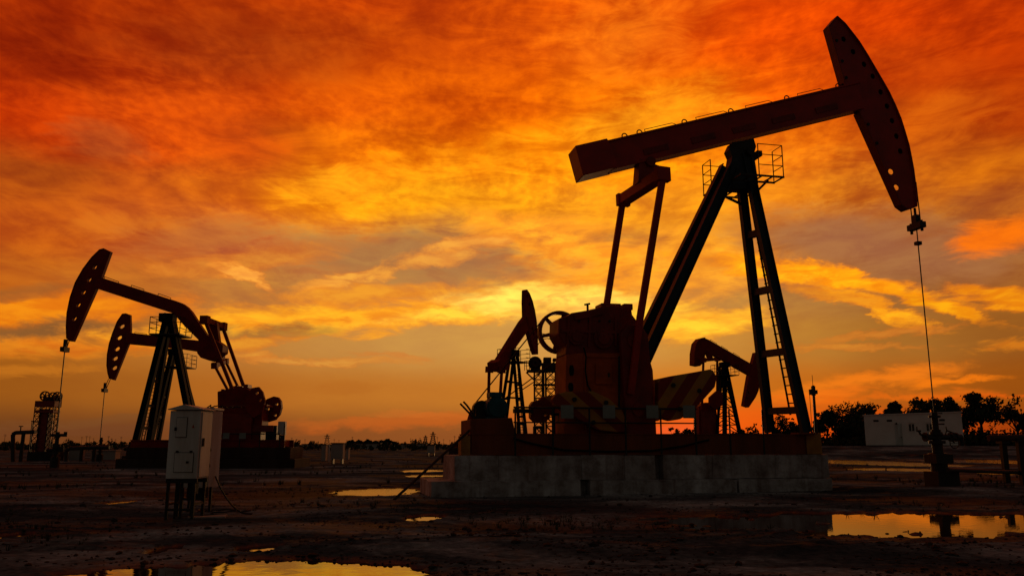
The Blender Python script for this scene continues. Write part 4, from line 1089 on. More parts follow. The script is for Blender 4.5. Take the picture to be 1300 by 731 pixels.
SA['extra'] += [('gear_cover', (g1(283), g1(300), -.5, .5, FA.at(300, 494)[1] - .3, FA.at(300, 490.5)[1]), M['dred']), ('drive_pulley', (g1(273.5), g1(277.5), -.6, -.3, FA.at(277, 503)[1], FA.at(277, 494.5)[1]), M['dred']), ('gear_lug', (g1(302), g1(308), -.6, .2, FA.at(305, 493)[1], FA.at(305, 488.5)[1]), M['dred']), ('oil_filler', (g1(289), g1(292), -.3, .0, FA.at(290, 495)[1], FA.at(290, 489.5)[1]), M['dred']), ('side_pipe', (g1(336), g1(338), -.7, -.6, zk, FA.at(337, 545)[1]), M['steel']), ('belt_guard', (g1(318), g1(345), -.85, -.75, FA.at(330, 548)[1], FA.at(330, 540)[1]), M['dred']), ('brake_drum', (g1(275.5), g1(279), .2, .6, FA.at(277, 512)[1], FA.at(277, 499)[1]), M['dred']), ('gear_flange', (g1(277), g1(335), -.78, .78, FA.at(300, 517)[1], FA.at(300, 514)[1]), M['dred'])]
SA['rod'] = (*FA.at(86.6, 431), FA.at(82.5, 442)[0], FA.at(82, 443)[1], 1.0)
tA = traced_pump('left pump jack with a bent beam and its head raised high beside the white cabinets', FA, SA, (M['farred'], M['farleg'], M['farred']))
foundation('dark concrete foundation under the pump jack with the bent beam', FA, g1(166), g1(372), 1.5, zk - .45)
for px, lab in ((287, 'small pale plate on the dark rail of the bent beam pump jack, nearest the cabinets'), (308, 'small pale plate on the rail of the bent beam pump jack, away from the cabinets')):
    c = FA.at(px, 553, -1.36); b = MB(); b.box(-.2, .2, -.02, .02, -.18, .18); b.box(-.2, .2, .021, .05, -.02, .02); o = b.build('sign_plate', M['plate'], None, bevel=.005); o.location = (c[0] + FA.o.x, DA - 1.36, c[1]); tag(o, lab, 'sign', 'plates on the left rail')
grA = thing('guard_fence', 'low dark rail along the front of the left bent beam pump jack', 'fence', FA.o, 0)
zr_ = FA.at(300, 553, -1.3)[1] + .12
b = MB(); b.tube((g1(280), -1.32, zr_), (g1(358), -1.32, zr_), .035, n=6); b.build('rail', M['steel'], grA)
for k in range(4):
    u = g1(281) + (g1(357) - g1(281)) * k / 3; b = MB(); b.tube((u, -1.32, (zk - .45) - .02), (u, -1.32, zr_), .035, n=6); b.build('post', M['steel'], grA)

# --- left far pump (straight beam)
DB = 71.
FB = Frame(0, DB, 0.)
P = lambda pts, v=0.: FB.poly(pts, v)
arcB = [(166.3, 399.8), (161, 398.2), (156.4, 398.8), (150, 408), (144, 423), (139.8, 436), (137.2, 450), (136.6, 464), (138, 474), (140, 480.8)]
SB = dict(hw=.15, head=P([(146, 482.6)] + arcB[::-1] + [(167, 419.4), (164.3, 437)]), rim=P(arcB[1:]),
    holes=[[(c[0] + .24 * math.cos(t), c[1] + .19 * math.sin(t) + .05 * math.cos(t)) for t in [k * math.pi / 6 for k in range(12)]] for c in P([(155.5, 414.4), (152.2, 428.8), (149.4, 443), (146.9, 455), (146, 467)])],
    beam=P([(160, 421.5), (167.4, 422.7), (230, 430), (258.6, 433), (276, 436), (276, 450), (262, 448), (230, 443), (162, 436.6)]),
    tail=P([(259, 434), (280, 437), (284, 445), (283, 456), (270, 456), (259, 450)]),
    rails=[(FB.at(172, 423.4), FB.at(187, 425.2))], pivot=FB.at(222, 442.5), plat=(FB.at(210, 465)[0], FB.at(243, 465)[0], FB.at(220, 466)[1], -1.1, 1.1))
tq = FB.at(220, 446); tq2 = FB.at(225, 446); h1 = FB.at(191, 562, -1.); h2 = FB.at(200, 562, 1.); h3 = FB.at(252, 562, -.8); h4 = FB.at(257, 562, .8)
SB['legs'] = [(tq, h1, -.2, -1., .36), (tq, h2, .2, 1., .36), (tq2, h3, -.2, -.8, .36), (tq2, h4, .2, .8, .36)]
SB['braces'] = [(*between(tq, h1, -.2, -1., tq, h2, .2, 1., t), .2) for t in (.3, .5, .72)]
la, lc = between(tq, h1, -.2, -1., tq, h2, .2, 1., .3); lb, ld = between(tq, h1, -.2, -1., tq, h2, .2, 1., 1.)
SB['ladder'] = (la.lerp(lc, .3), lb.lerp(ld, .38), (.0, .4, 0))
eA = FB.pt(272.5, 464, -1.4); eB = FB.pt(286.3, 458.5, 1.4)
SB['eq'] = (eA, eB, FB.pt(274, 449, 0))
SB['pit'] = [(eA, FB.pt(288.6, 494, -1.4)), (eB, FB.pt(303.5, 494, 1.4))]
SB['gear'] = P([(285, 562), (284, 500), (296, 494), (312, 497), (318, 520), (318, 562)])
SB['weights'] = [(P([(296, 520), (300, 508), (316, 506), (322, 520), (318, 540), (300, 540)]), -1.2, -.95, [])]
zkB = FB.at(200, 562, -1.3)[1]; g2 = lambda px: FB.at(px, 560)[0]
SB['skid'] = (g2(180), g2(330), zkB - .45, zkB, 1.3)
SB['rod'] = (*FB.at(139, 481), FB.at(133, 494)[0], FB.at(133, 495)[1], 1.0)
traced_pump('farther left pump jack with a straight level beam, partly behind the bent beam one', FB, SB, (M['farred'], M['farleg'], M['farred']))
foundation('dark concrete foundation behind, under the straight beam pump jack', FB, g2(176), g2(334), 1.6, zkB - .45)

# --- middle pump seen obliquely, facing away to the right
FC = Frame(at_y(652, 560, 68).x, 68, R(50))
P = lambda pts, v=0.: FC.poly(pts, v)
arcC = [(666, 368), (669.5, 373), (673, 382), (676, 394), (678.3, 408), (679.6, 425), (680, 450)]
SCc = dict(hw=.22, head=P([(664.8, 369)] + arcC + [(677.5, 450), (673, 436), (669, 421), (665, 402), (664.5, 385)]), rim=P(arcC),
    holes=[circ(c, .14, 10, 1.2) for c in P([(666.8, 376), (669.5, 386.5), (673.5, 417.5), (675, 424.5)])],
    beam=P([(626, 463), (660, 408.5), (666, 401), (670, 417), (652.5, 441), (638, 466)]), tail=P([(624.5, 460), (630, 456), (641, 462), (640, 470), (626, 470)]),
    rails=[(FC.at(641, 438), FC.at(646, 430)), (FC.at(652, 421), FC.at(657, 413))], pivot=FC.at(651.5, 444), plat=(FC.at(643, 458)[0], FC.at(661, 458)[0], FC.at(652, 459.5)[1], -1.0, 1.0))
tC = FC.at(650.5, 447, 0.); tC2 = FC.at(654, 447, 0.); zsk = 1.6
cl1, cl2 = FC.at(640, 556, -.7), FC.at(631, 556, .7); cr1, cr2 = FC.at(668.5, 556, -.9), FC.at(660, 556, .9)
SCc['legs'] = [(tC, cl1, -.2, -.7, .19), (tC, cl2, .2, .7, .19), (tC2, cr1, -.2, -.9, .19), (tC2, cr2, .2, .9, .19)]
SCc['braces'] = [(*between(tC, cl1, -.2, -.7, tC, cl2, .2, .7, t), .18) for t in (.35, .55, .75)] + [(*between(tC2, cr1, -.2, -.9, tC2, cr2, .2, .9, t), .18) for t in (.38, .55, .75)] + [(*between(tC, cl1, -.2, -.7, tC2, cr1, -.2, -.9, t), .14) for t in (.36, .54)]
la, lc = between(tC2, cr1, -.2, -.9, tC2, cr2, .2, .9, .25); lb, ld = between(tC2, cr1, -.2, -.9, tC2, cr2, .2, .9, .98)
SCc['ladder'] = (la.lerp(lc, .3), lb.lerp(ld, .4), (0, .42, 0))
eA, eB = FC.pt(637, 469.5, -.7), FC.pt(621, 469, .9)
SCc['eq'] = (eA, eB, FC.pt(632, 465, 0))
SCc['pit'] = [(eA, FC.pt(634, 520, -1.)), (eB, FC.pt(620, 518, 1.2))]
SCc['gear'] = P([(612, 560), (612, 522), (617, 514), (628, 514), (634, 522), (634, 560)])
SCc['weights'] = [(P([(606, 540), (612, 520), (624, 520), (630, 540)]), -1.3, -1.05, []), (P([(606, 540), (612, 520), (624, 520), (630, 540)]), 1.05, 1.3, [])]
uC0, uC1 = FC.at(590, 560)[0], FC.at(676, 560)[0]
SCc['skid'] = (uC0, uC1, 1.15, zsk, 1.2)
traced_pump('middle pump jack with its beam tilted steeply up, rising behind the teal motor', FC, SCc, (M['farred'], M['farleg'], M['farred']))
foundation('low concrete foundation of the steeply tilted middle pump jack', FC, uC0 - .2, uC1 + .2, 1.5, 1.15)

# --- far right pump, beam dipping to the right, lattice tower
DD = 86.
pD = at_y(920, 560, DD)
FD = Frame(pD.x, DD, R(16))
P = lambda pts, v=0.: FD.poly(pts, v)
arcD = [(957.5, 447.7), (960, 449), (963, 458), (964, 470), (963, 484.4), (960.5, 496), (957, 504), (948.3, 517)]
SD = dict(hw=.30, head=P([(957, 447.7)] + arcD[1:] + [(942.5, 515), (945.3, 498), (948.7, 478), (953, 463)]), rim=P(arcD),
    holes=[circ(c, .13) for c in P([(948.2, 498.5), (946.3, 505.5)])],
    beam=P([(887, 430), (891.7, 428.5), (899.7, 432), (925, 446.5), (954, 462.8), (952, 477.5), (935, 468), (917.5, 457.7), (897.7, 447.7), (889, 444)]),
    tail=P([(892.2, 428.7), (885.8, 430), (880.8, 436), (878.5, 448.7), (878.3, 463.4), (885.8, 465), (890.8, 459.6), (892.9, 447), (894, 437)]),
    rails=[(FD.at(901, 432.6), FD.at(909, 437)), (FD.at(915, 440.6), FD.at(923, 445.2)), (FD.at(930, 449), FD.at(938, 453.6))], pivot=FD.at(919.5, 459.5), plat=(FD.at(907.5, 475)[0], FD.at(933, 475)[0], FD.at(920, 476)[1], -.8, .8))
tD = FD.at(917.5, 464, -.3); tE = FD.at(922.5, 464, -.3); zD = 1.5
def dn(px, v): return FD.at(px, 556, v)
SD['legs'] = [(tD, dn(909.5, -1.1), -.3, -1.1, .2), (tD, dn(911, 1.1), .3, 1.1, .2), (tE, dn(941.5, -1.1), -.3, -1.1, .2), (tE, dn(939.5, 1.1), .3, 1.1, .2), (FD.at(920, 463), FD.at(920, 556), 0, 0, .36)]
SD['braces'] = []
for t in (.10, .22, .34, .46, .58, .70, .82, .94):
    SD['braces'].append((*between(tD, dn(909.5, -1.1), -.3, -1.1, tE, dn(941.5, -1.1), -.3, -1.1, t), .10))
for i, t in enumerate((.10, .22, .34, .46, .58, .70, .82)):
    a, c = between(tD, dn(909.5, -1.1), -.3, -1.1, tE, dn(941.5, -1.1), -.3, -1.1, t); a2, c2 = between(tD, dn(909.5, -1.1), -.3, -1.1, tE, dn(941.5, -1.1), -.3, -1.1, t + .12)
    m1, m2 = (a + c) / 2, (a2 + c2) / 2
    SD['braces'] += [(m1, c2, .08), (m1, a2, .08)]
    a, c = between(tD, dn(911, 1.1), .3, 1.1, tE, dn(939.5, 1.1), .3, 1.1, t); a2, c2 = between(tD, dn(911, 1.1), .3, 1.1, tE, dn(939.5, 1.1), .3, 1.1, t + .12)
    SD['braces'] += [(a, c2, .07)]
eA = FD.pt(892.5, 457, -1.1); eB = FD.pt(911, 455.5, 1.1)
SD['eq'] = (eA, eB, FD.pt(898, 446, 0))
SD['pit'] = [(FD.pt(893, 458, -1.), FD.pt(891, 520, -1.)), (FD.pt(910.5, 456, 1.1), FD.pt(910.5, 520, 1.1))]
SD['gear'] = P([(884, 556), (884, 516), (892, 511), (905, 511), (907, 530), (907, 556)])
SD['weights'] = [(P([(893, 505), (902, 497), (907, 497), (909.5, 502), (909, 515), (900, 520), (893, 515)]), -1.3, -1.0, [])]
zz = FD.at(920, 556)[1]
SD['skid'] = (FD.at(872, 556)[0], FD.at(943, 556)[0], zz - .4, zz, 1.2)
SD['extra'] = [('gear_pedestal', (FD.at(886, 540)[0], FD.at(905, 540)[0], -.75, .75, zz, FD.at(890, 522)[1]), M['dred'])]
traced_pump('far pump jack on a lattice tower with its head dipping low beside the ladder legs', FD, SD, (M['farred'], M['farleg'], M['farred']))
foundation('low concrete foundation of the far lattice tower pump jack', FD, FD.at(870, 556)[0], FD.at(945, 556)[0], 1.5, zz - .4)

# ------------------------------------------------------------------ tower type pumping units
def lattice(b, u0, u1, v0, v1, z0, z1, n, r):
    for u in (u0, u1):
        for v in (v0, v1): b.tube((u, v, z0), (u, v, z1), r, n=6)
    for k in range(n):
        a, c = z0 + (z1 - z0) * k / n, z0 + (z1 - z0) * (k + 1) / n
        for v in (v0, v1):
            b.tube((u0, v, a), (u1, v, c), r * .6, n=5); b.tube((u1, v, a), (u0, v, c), r * .6, n=5); b.tube((u0, v, c), (u1, v, c), r * .6, n=5)
        for u in (u0, u1):
            b.tube((u, v0, c), (u, v1, c), r * .6, n=5); b.tube((u, v0, a), (u, v1, c), r * .6, n=5)
def wheel_mb(b, c, r, v0, v1, n=6):
    b.ring(c, r * .82, r, v0, v1, 24); b.disc(c, r * .18, v0, v1, 10)
    for k in range(n):
        t = math.pi * 2 * k / n + .3; b.bar((c[0], (v0 + v1) / 2, c[1]), (c[0] + r * .86 * math.cos(t), (v0 + v1) / 2, c[1] + r * .86 * math.sin(t)), .10, .08)
Y1 = 74.; F1 = Frame(at_y(60, 560, Y1).x, Y1, 0.)
t1 = thing('tower_pumping_unit', 'slim tower pumping unit with three spoked wheels on top at the far left', 'pumping unit', F1.o, 0, 'tower pumping units')
u_ = lambda px, v=0.: F1.at(px, 540, v)[0]; z_1 = lambda py, v=0.: F1.at(60, py, v)[1]
b = MB(); lattice(b, u_(46), u_(53), -.5, .5, 0, z_1(512), 9, .045); b.build('lattice_column', M['steel'], t1)
b = MB(); lattice(b, u_(64), u_(69.5), -.5, .5, 0, z_1(512), 9, .045); b.build('lattice_column', M['steel'], t1)
b = MB(); b.box(u_(52.3), u_(62), -.35, .35, 0, z_1(519)); b.box(u_(47), u_(71), .45, .6, z_1(516), z_1(503)); b.box(u_(46), u_(71), -.6, .6, z_1(516.5), z_1(509)); b.box(u_(46.5), u_(70), -.6, .6, z_1(524), z_1(521)); b.build('weight_box', M['dred'], t1, bevel=.02)
for (px, py, r, v) in ((53.2, 502.5, .44, -.3), (63.5, 503.2, .40, .2), (69.2, 503, .42, -.2)):
    b = MB(); wheel_mb(b, (u_(px, v), z_1(py, v)), r, v - .1, v + .1); b.build('head_wheel', M['steel'], t1)
b = MB(); b.box(u_(41.5), u_(50), -.5, .5, z_1(549), z_1(546.5)); b.box(u_(42), u_(48), -.4, .4, z_1(535), z_1(534)); b.box(u_(69), u_(80), -.5, .5, z_1(554), z_1(551)); b.box(u_(46), u_(78), -.9, .9, 0, z_1(573)); b.build('platform', M['steel'], t1)
for px in (43.5, 45.5):
    b = MB(); b.tube((u_(px), -.4, 0), (u_(px), -.4, z_1(534)), .04, n=6); b.build('rail_post', M['steel'], t1)
Y2 = 60.; F2 = Frame(at_y(695, 560, Y2).x, Y2, 0.)
t2 = thing('tower_pumping_unit', 'tower pumping unit with a crowded top platform behind the belt wheel', 'pumping unit', F2.o, 0, 'tower pumping units')
u_ = lambda px, v=0.: F2.at(px, 500, v)[0]; z_1 = lambda py, v=0.: F2.at(695, py, v)[1]
b = MB(); lattice(b, u_(678.5), u_(689.5), -.55, .55, 0, z_1(470), 10, .05); b.build('lattice_column', M['steel'], t2)
b = MB(); lattice(b, u_(693), u_(705.5), -.55, .55, 0, z_1(470), 10, .05); b.build('lattice_column', M['steel'], t2)
b = MB(); b.box(u_(687.8), u_(691.2), -.3, .3, 0, z_1(470)); b.build('centre_post', M['steel'], t2)
b = MB(); b.box(u_(669), u_(708), -.7, .7, z_1(472), z_1(470)); b.box(u_(677), u_(707), -.6, .6, z_1(489), z_1(487.6)); pl = b.build('platform', M['steel'], t2)
b = MB()
for px in (666, 668.5, 672):
    b.tube((u_(px), -.6, z_1(471)), (u_(px), -.6, z_1(459)), .025, n=5)
for py in (459, 465): b.tube((u_(666), -.6, z_1(py)), (u_(675), -.6, z_1(py)), .02, n=5)
b.build('guard_rail', M['steel'], pl)
b = MB(); wheel_mb(b, (u_(679.5), z_1(461)), .42, -.5, -.3); b.disc((u_(679.5), z_1(461)), .5, -.2, .2, 16); b.build('head_wheel', M['steel'], t2)
b = MB(); b.box(u_(674), u_(686), -.5, .5, z_1(469.6), z_1(456)); b.box(u_(688), u_(707), -.5, .5, z_1(469.6), z_1(461)); b.box(u_(690), u_(700), -.4, .4, z_1(460.8), z_1(454)); b.box(u_(702), u_(712), -.4, .4, z_1(458.5), z_1(455)); b.build('winch', M['rust'], t2, bevel=.04)
for px, top in ((708.2, 428), (713.2, 432)):
    b = MB(); b.tube((u_(px), -.3, 0), (u_(px), -.3, z_1(top)), .055, n=6); b.build('mast_tube', M['rust'], t2)
b = MB()
for k in range(11):
    z = z_1(480 + k * 6); b.tube((u_(704), -.3, z), (u_(714), -.3, z), .03, n=5)
b.build('mast_rung', M['rust'], t2)
b = MB(); pts = [(u_(708.2) - .75 + .75 * math.cos(a), -.3, z_1(443) + .75 * math.sin(a)) for a in [math.pi * k / 8 for k in range(9)]]; b.path(pts, .03, 5); pts = [(x - .35, -.3, z + .35) for (x, y, z) in pts]; b.path(pts, .03, 5); b.build('hose', M['steel'], t2)
b = MB(); b.bar((u_(668), -.5, z_1(473)), (u_(679), -.5, z_1(484)), .1, .1); b.bar((u_(660), -.5, z_1(497)), (u_(679), -.5, z_1(484.5)), .07, .07); b.build('stay', M['steel'], t2)

# ------------------------------------------------------------------ electrical cabinets by the puddle
DCAB = ground(228, 659).y
def X(px, py=560, Y=None): return at_y(px, py, Y or DCAB).x
def Zc(py, px=235, Y=None): return at_y(px, py, Y or DCAB).z
cb = thing('electrical_cabinet', 'pale steel cabinet with two small hatches on a dark leg frame, front of the pair', 'cabinet', (0, 0, 0), 0, 'electrical cabinets on leg frames')
x0, x1, z0, z1 = X(213.5), X(252.8), Zc(607.5), Zc(521)
YB = DCAB + .62
b = MB(); b.box(x0, x1, DCAB, YB, z0, z1); body = b.build('housing', M['white'], cb, bevel=.012)
b = MB(); xm = X(233); zr0 = Zc(520); zpk = Zc(513.2)
b.prism([(x0 - .04, zr0), (x1 + .05, zr0), (x1 + .05, zr0 + .015), (xm - .02, zpk), (x0 - .04, zr0 + .015)], DCAB - .05, YB + .04); b.build('roof', M['white'], cb, bevel=.006)
b = MB(); b.box(X(222.4), X(236.6), DCAB - .006, DCAB - .002, Zc(555.3), Zc(529.3)); b.build('hatch_gap_shade', M['steel'], cb)  # dark plate behind the hatch, painting the shaded gap around it
b = MB(); b.box(X(222.9), X(247.6), DCAB - .006, DCAB - .002, Zc(599.7), Zc(573.8)); b.build('hatch_gap_shade', M['steel'], cb)  # same dark backing for the gap shade of the lower hatch
b = MB(); b.box(X(223), X(236), DCAB - .022, DCAB - .0065, Zc(554.5), Zc(530)); hd = b.build('hatch', M['white'], cb, bevel=.006)
b = MB(); b.box(X(221.3), X(224), DCAB - .045, DCAB - .0225, Zc(546.5), Zc(542)); b.build('handle', M['dark'], hd, bevel=.004)
b = MB(); b.box(X(223.5), X(247), DCAB - .0185, DCAB - .0065, Zc(599), Zc(574.5)); h2_ = b.build('hatch', M['white'], cb, bevel=.006)
b = MB()
for (px, py) in ((226.5, 573), (244, 573)): b.box(X(px) - .025, X(px) + .025, DCAB - .03, DCAB - .0185, Zc(py) - .02, Zc(py) + .02)
b.build('hinge', M['steel'], h2_)
b = MB(); b.box(X(240) - .02, X(240) + .03, DCAB - .035, DCAB - .0185, Zc(586) - .025, Zc(586) + .015); b.build('handle', M['steel'], h2_)
b = MB(); xs = x1 + .002; b.box(xs, xs + .02, DCAB + .05, YB - .04, z0 + .03, z1 - .03); sd_ = b.build('side_door', M['white'], cb, bevel=.005)
b = MB(); zm = Zc(561, 256); b.box(xs + .021, xs + .045, DCAB + .10, DCAB + .17, zm - .08, zm + .08); b.build('handle', M['dark'], sd_, bevel=.004)
b = MB(); b.prism([(X(242.5), Zc(543)), (X(245.5), Zc(543)), (X(244), Zc(538))], DCAB - .006, DCAB - .002); b.build('warning_mark', M['orange'], cb)
fr = MB(); zb = -.06
for (x, y) in ((x0 + .05, DCAB + .05), (x1 - .05, DCAB + .05), (x0 + .05, YB - .05), (x1 - .05, YB - .05)):
    f_ = MB(); f_.box(x - .025, x + .025, y - .025, y + .025, zb, z0 - .003); f_.build('leg', M['steel'], cb)
for _q in ((x0, x1, DCAB + .03, DCAB + .07, z0 - .08, z0 - .005), (x0 + .076, x1 - .076, DCAB + .03, DCAB + .07, Zc(647) - .02, Zc(647) + .02), (x0, x1, YB - .07, YB - .03, z0 - .08, z0 - .005), (x1 - .07, x1 - .03, DCAB + .075, YB - .075, Zc(640) - .02, Zc(640) + .02), (x0 + .03, x0 + .07, DCAB + .075, YB - .075, Zc(640) - .02, Zc(640) + .02)):
    fr = MB(); fr.box(*_q); fr.build('frame', M['steel'], cb)
for (px, dy) in ((224.5, .15), (229.5, .22), (233, .1), (241, .3)):
    c_ = MB(); c_.tube((X(px), DCAB + dy, -.05), (X(px), DCAB + dy, z0 - .003), .022, n=8); c_.build('conduit', M['steel'], cb)
b = MB(); b.box(X(237), X(246), DCAB + .20, DCAB + .42, Zc(628), Zc(612)); b.build('junction_box', M['steel'], cb, bevel=.006)
D2 = DCAB + 1.15
cb2 = thing('electrical_cabinet', 'pale steel cabinet with its narrow door ajar, half hidden behind the other cabinet', 'cabinet', (0, 0, 0), 0, 'electrical cabinets on leg frames')
xa, xb = X(232, 560, D2), X(265, 560, D2); za, zt_ = Zc(619, 265, D2), Zc(520.5, 265, D2); YB2 = D2 + .5
b = MB(); b.box(xa, xb, D2, YB2, za, zt_); b.build('housing', M['white'], cb2, bevel=.012)
b = MB(); b.box(xa - .05, X(270.5, 560, D2), D2 - .05, YB2 + .05, zt_ + .003, zt_ + .055); b.build('roof', M['white'], cb2, bevel=.01)
b = MB(); b.bar((xb + .03, D2 + .02, (za + zt_) / 2), (xb + .11, D2 + .38, (za + zt_) / 2), zt_ - za - .03, .03, up=(0, 0, 1)); dr_ = b.build('door', M['white'], cb2, bevel=.006)
b = MB()
for py in (571, 591): c = Zc(py, 271, D2); b = MB(); b.tube((xb + .01, D2 - .04, c), (xb + .01, D2 - .003, c), .06, n=12); b.build('knob', M['dark'], cb2)
for (x, y) in ((xa + .05, D2 + .05), (xb - .05, D2 + .05), (xa + .05, YB2 - .05), (xb - .05, YB2 - .05)):
    f_ = MB(); f_.box(x - .025, x + .025, y - .025, y + .025, -.06, za - .003); f_.build('leg', M['steel'], cb2)
b = MB(); b.box(xa, xb, D2 + .03, D2 + .07, za - .25, za - .2); b.box(xa + .08, xb - .08, D2 + .2, D2 + .4, za - .22, za - .01); b.build('frame', M['steel'], cb2)
# loose wire curls on the roofs and a cable trailing to the ground
rnd = random.Random(5)
b = MB(); pts = []
for k in range(46):
    t = k / 45; pts.append(Vector((X(250) + .52 * t + .03 * math.sin(21 * t), DCAB + .35 + .5 * t + .05 * math.cos(17 * t), zpk - .06 + .05 * abs(math.sin(15 * t)) + .02 * rnd.random())))
b.path(pts, .012, 6); tag(b.build('wire_coil', M['steel']), 'tangle of thin black wire lying on top of the pale cabinets', 'wire')
b = MB(); pts = [Vector((X(272, 560, D2) + .9 * t, D2 + .2 - .3 * t, max(.02, .75 * (1 - t) ** 2.2))) for t in [k / 14 for k in range(15)]]; b.path(pts, .018, 6)
tag(b.build('cable', M['steel']), 'dark cable drooping from the rear pale cabinet down to the mud', 'cable')

# ------------------------------------------------------------------ small things in the middle distance on the left
def pipe_portal(label, Y, pts, r, posts):
    t = thing('pipe_portal', label, 'pipeline'); b = MB()
    b.path([at_y(px, py, Y) for px, py in pts], r, 10); b.build('pipe', M['steel'], t)
    for px, top in posts:
        p = at_y(px, top, Y); b = MB(); b.tube((p.x, Y, -.1), (p.x, Y, p.z), r * .9, n=10); b.build('post', M['steel'], t)
    return t
pt = pipe_portal('square portal of thick dark pipe at the far left beside the wheeled tower', 70., [(16.5, 586), (16.5, 551), (20, 549), (45, 548)], .17, [(30, 549)])
b = MB(); p = at_y(26, 547, 70.); b.tube(p, p + Vector((0, 0, .4)), .05, n=6); b.tube(p + Vector((-.18, 0, .4)), p + Vector((.18, 0, .4)), .04, n=6); b.build('valve', M['steel'], pt)
def small_wellhead(label, px, Y, top, arms):
    p = at_y(px, 570, Y); t = thing('wellhead', label, 'wellhead', (p.x, Y, 0), 0, 'wellheads with valves')
    z = lambda py: at_y(px, py, Y).z
    b = MB(); zt2 = z(top)
    for (r, f0, f1) in ((.12, .0, 1.), (.28, 0, .3), (.2, .38, .46), (.24, .55, .66), (.17, .84, .9)): b.tube((0, 0, zt2 * f0 - .02), (0, 0, zt2 * f1), r, n=10)
    b.build('casing_head', M['steel'], t)
    for (a, c, py, r) in arms:
        b = MB(); b.tube((at_y(a, py, Y).x - p.x, 0, z(py)), (at_y(c, py, Y).x - p.x, 0, z(py)), r, n=8); b.tube((at_y(c, py, Y).x - p.x, 0, z(py) - .1), (at_y(c, py, Y).x - p.x, 0, z(py) + .2), r * 1.2, n=8); b.build('flow_pipe', M['steel'], t)
    return t
xr = FA.o.x + SA['rod'][2]; 
def px_of(x, y, z):
    fw = y * math.cos(PITCH) + (z - H) * math.sin(PITCH); return CX + FPX * x / fw
small_wellhead('dark wellhead with a side arm under the rod of the bent beam pump jack', px_of(xr, DA, 2.), DA, 548, [(66, 83, 552, .09), (60, 78, 571, .12)])
xr = FB.o.x + SB['rod'][2]
small_wellhead('dark wellhead joined to a long pipe under the rod of the straight beam pump jack', px_of(xr, DB, 2.), DB, 555, [(131, 140, 567, .11)])
pipe_portal('long low pipe running on short supports below the straight beam pump jack', 69., [(84, 588), (84, 572), (88, 569), (128, 567.5), (139, 567.5)], .16, [(104, 569), (120, 568)])
b = MB(); p = at_y(97, 586, 76.); b.box(p.x - .9, p.x + .5, 75.5, 76.5, -.1, at_y(97, 570, 76.).z); b.box(p.x - 1.0, p.x + .6, 75.4, 76.6, at_y(97, 570, 76.).z + .003, at_y(97, 569, 76.).z)
tag(b.build('storage_box', M['wall'], bevel=.03), 'pale low box standing behind the long pipe at far left', 'box', 'pale boxes behind the pipe')
b = MB(); p = at_y(131, 586, 78.); b.box(p.x - 1.0, p.x + 1.3, 77.5, 78.5, -.1, at_y(131, 572, 78.).z); b.box(p.x - 1.1, p.x + 1.4, 77.4, 78.6, at_y(131, 572, 78.).z + .003, at_y(131, 571, 78.).z)
tag(b.build('storage_box', M['wall'], bevel=.03), 'pale low box standing right of the rod of the straight beam pump jack', 'box', 'pale boxes behind the pipe')
# distant cabinets
def far_cabinet(label, px0, px1, top, bot, Y, mat='wall', legs=True):
    p0, p1 = at_y(px0, bot, Y), at_y(px1, bot, Y); zt3 = at_y(px0, top, Y).z; w_ = p1.x - p0.x
    t = thing('electrical_cabinet', label, 'cabinet', ((p0.x + p1.x) / 2, Y, 0), 0)
    zb3 = .35 if legs else -.05
    b = MB(); b.box(-w_ / 2, w_ / 2, -.4, .4, zb3, zt3); b.build('housing', M[mat], t, bevel=.02)
    b = MB(); b.box(-w_ / 2 - .06, w_ / 2 + .06, -.46, .46, zt3 + .002, zt3 + .07); b.build('roof', M['rust'], t)
    b = MB(); b.box(-w_ * .3, w_ * .28, -.43, -.402, zb3 + .12, zt3 - .12); b.build('door', M[mat], t)
    if legs:
        for s_ in (-1, 1):
            b = MB(); b.box(s_ * (w_ / 2 - .1) - .05, s_ * (w_ / 2 - .1) + .05, -.3, .3, -.1, zb3 - .002); b.build('leg', M['steel'], t)
far_cabinet('squat grey cabinet with a red brown roof standing alone mid field', 421, 436, 563, 588, 62.)
far_cabinet('low pale box left of the squat cabinet in mid field', 409, 414.5, 564.5, 578, 74., 'wall', False)
far_cabinet('narrow pale box just right of the squat cabinet in mid field', 440, 443, 569, 581, 80., 'wall', False)
far_cabinet('pale blue grey hut far off left of the concrete foundation', 543, 552, 565, 576, 105., 'wall')
far_cabinet('small pale upright box at the right end of the left pump foundation', 371, 376, 572, 583, 66., 'wall', False)
b = MB(); p = ground(417.5, 586); b.tube((p.x, p.y, -.1), (p.x, p.y, at_y(417.5, 565, p.y).z), .05, n=8); b.tube((p.x, p.y, at_y(417.5, 565, p.y).z), (p.x, p.y, at_y(417.5, 564, p.y).z), .07, n=8)
tag(b.build('marker_post', M['white']), 'thin white marker post standing left of the squat grey cabinet', 'post')

# ------------------------------------------------------------------ antenna mast and cabin on the right
YM = 92.; p = at_y(1037, 560, YM); zm = lambda py: at_y(1036, py, YM).z
am = thing('antenna_mast', 'tall thin mast with a box and aerial on top right of the ladder legs', 'mast', (p.x, YM, 0))
b = MB(); b.tube((0, 0, -.1), (0, 0, zm(489)), .20, .14, n=10); b.build('pole', M['steel'], am)
b = MB(); b.box(-.45, -.16, -.2, .2, zm(501), zm(494)); b.box(.16, .40, -.2, .2, zm(500), zm(495)); b.box(-.16, .16, -.22, .22, zm(502), zm(490)); b.build('equipment_box', M['steel'], am)
b = MB(); b.tube((-.02, 0, zm(489)), (-.02, 0, zm(476)), .03, n=5); b.build('aerial', M['steel'], am)
b = MB(); b.tube((-.45, 0, 0), (-.45, 0, zm(500)), .03, n=5); b.build('cable', M['steel'], am)
YC = 104.; CTH = R(-25)
q0 = at_y(1099.5, 566, YC); zg = 1.17
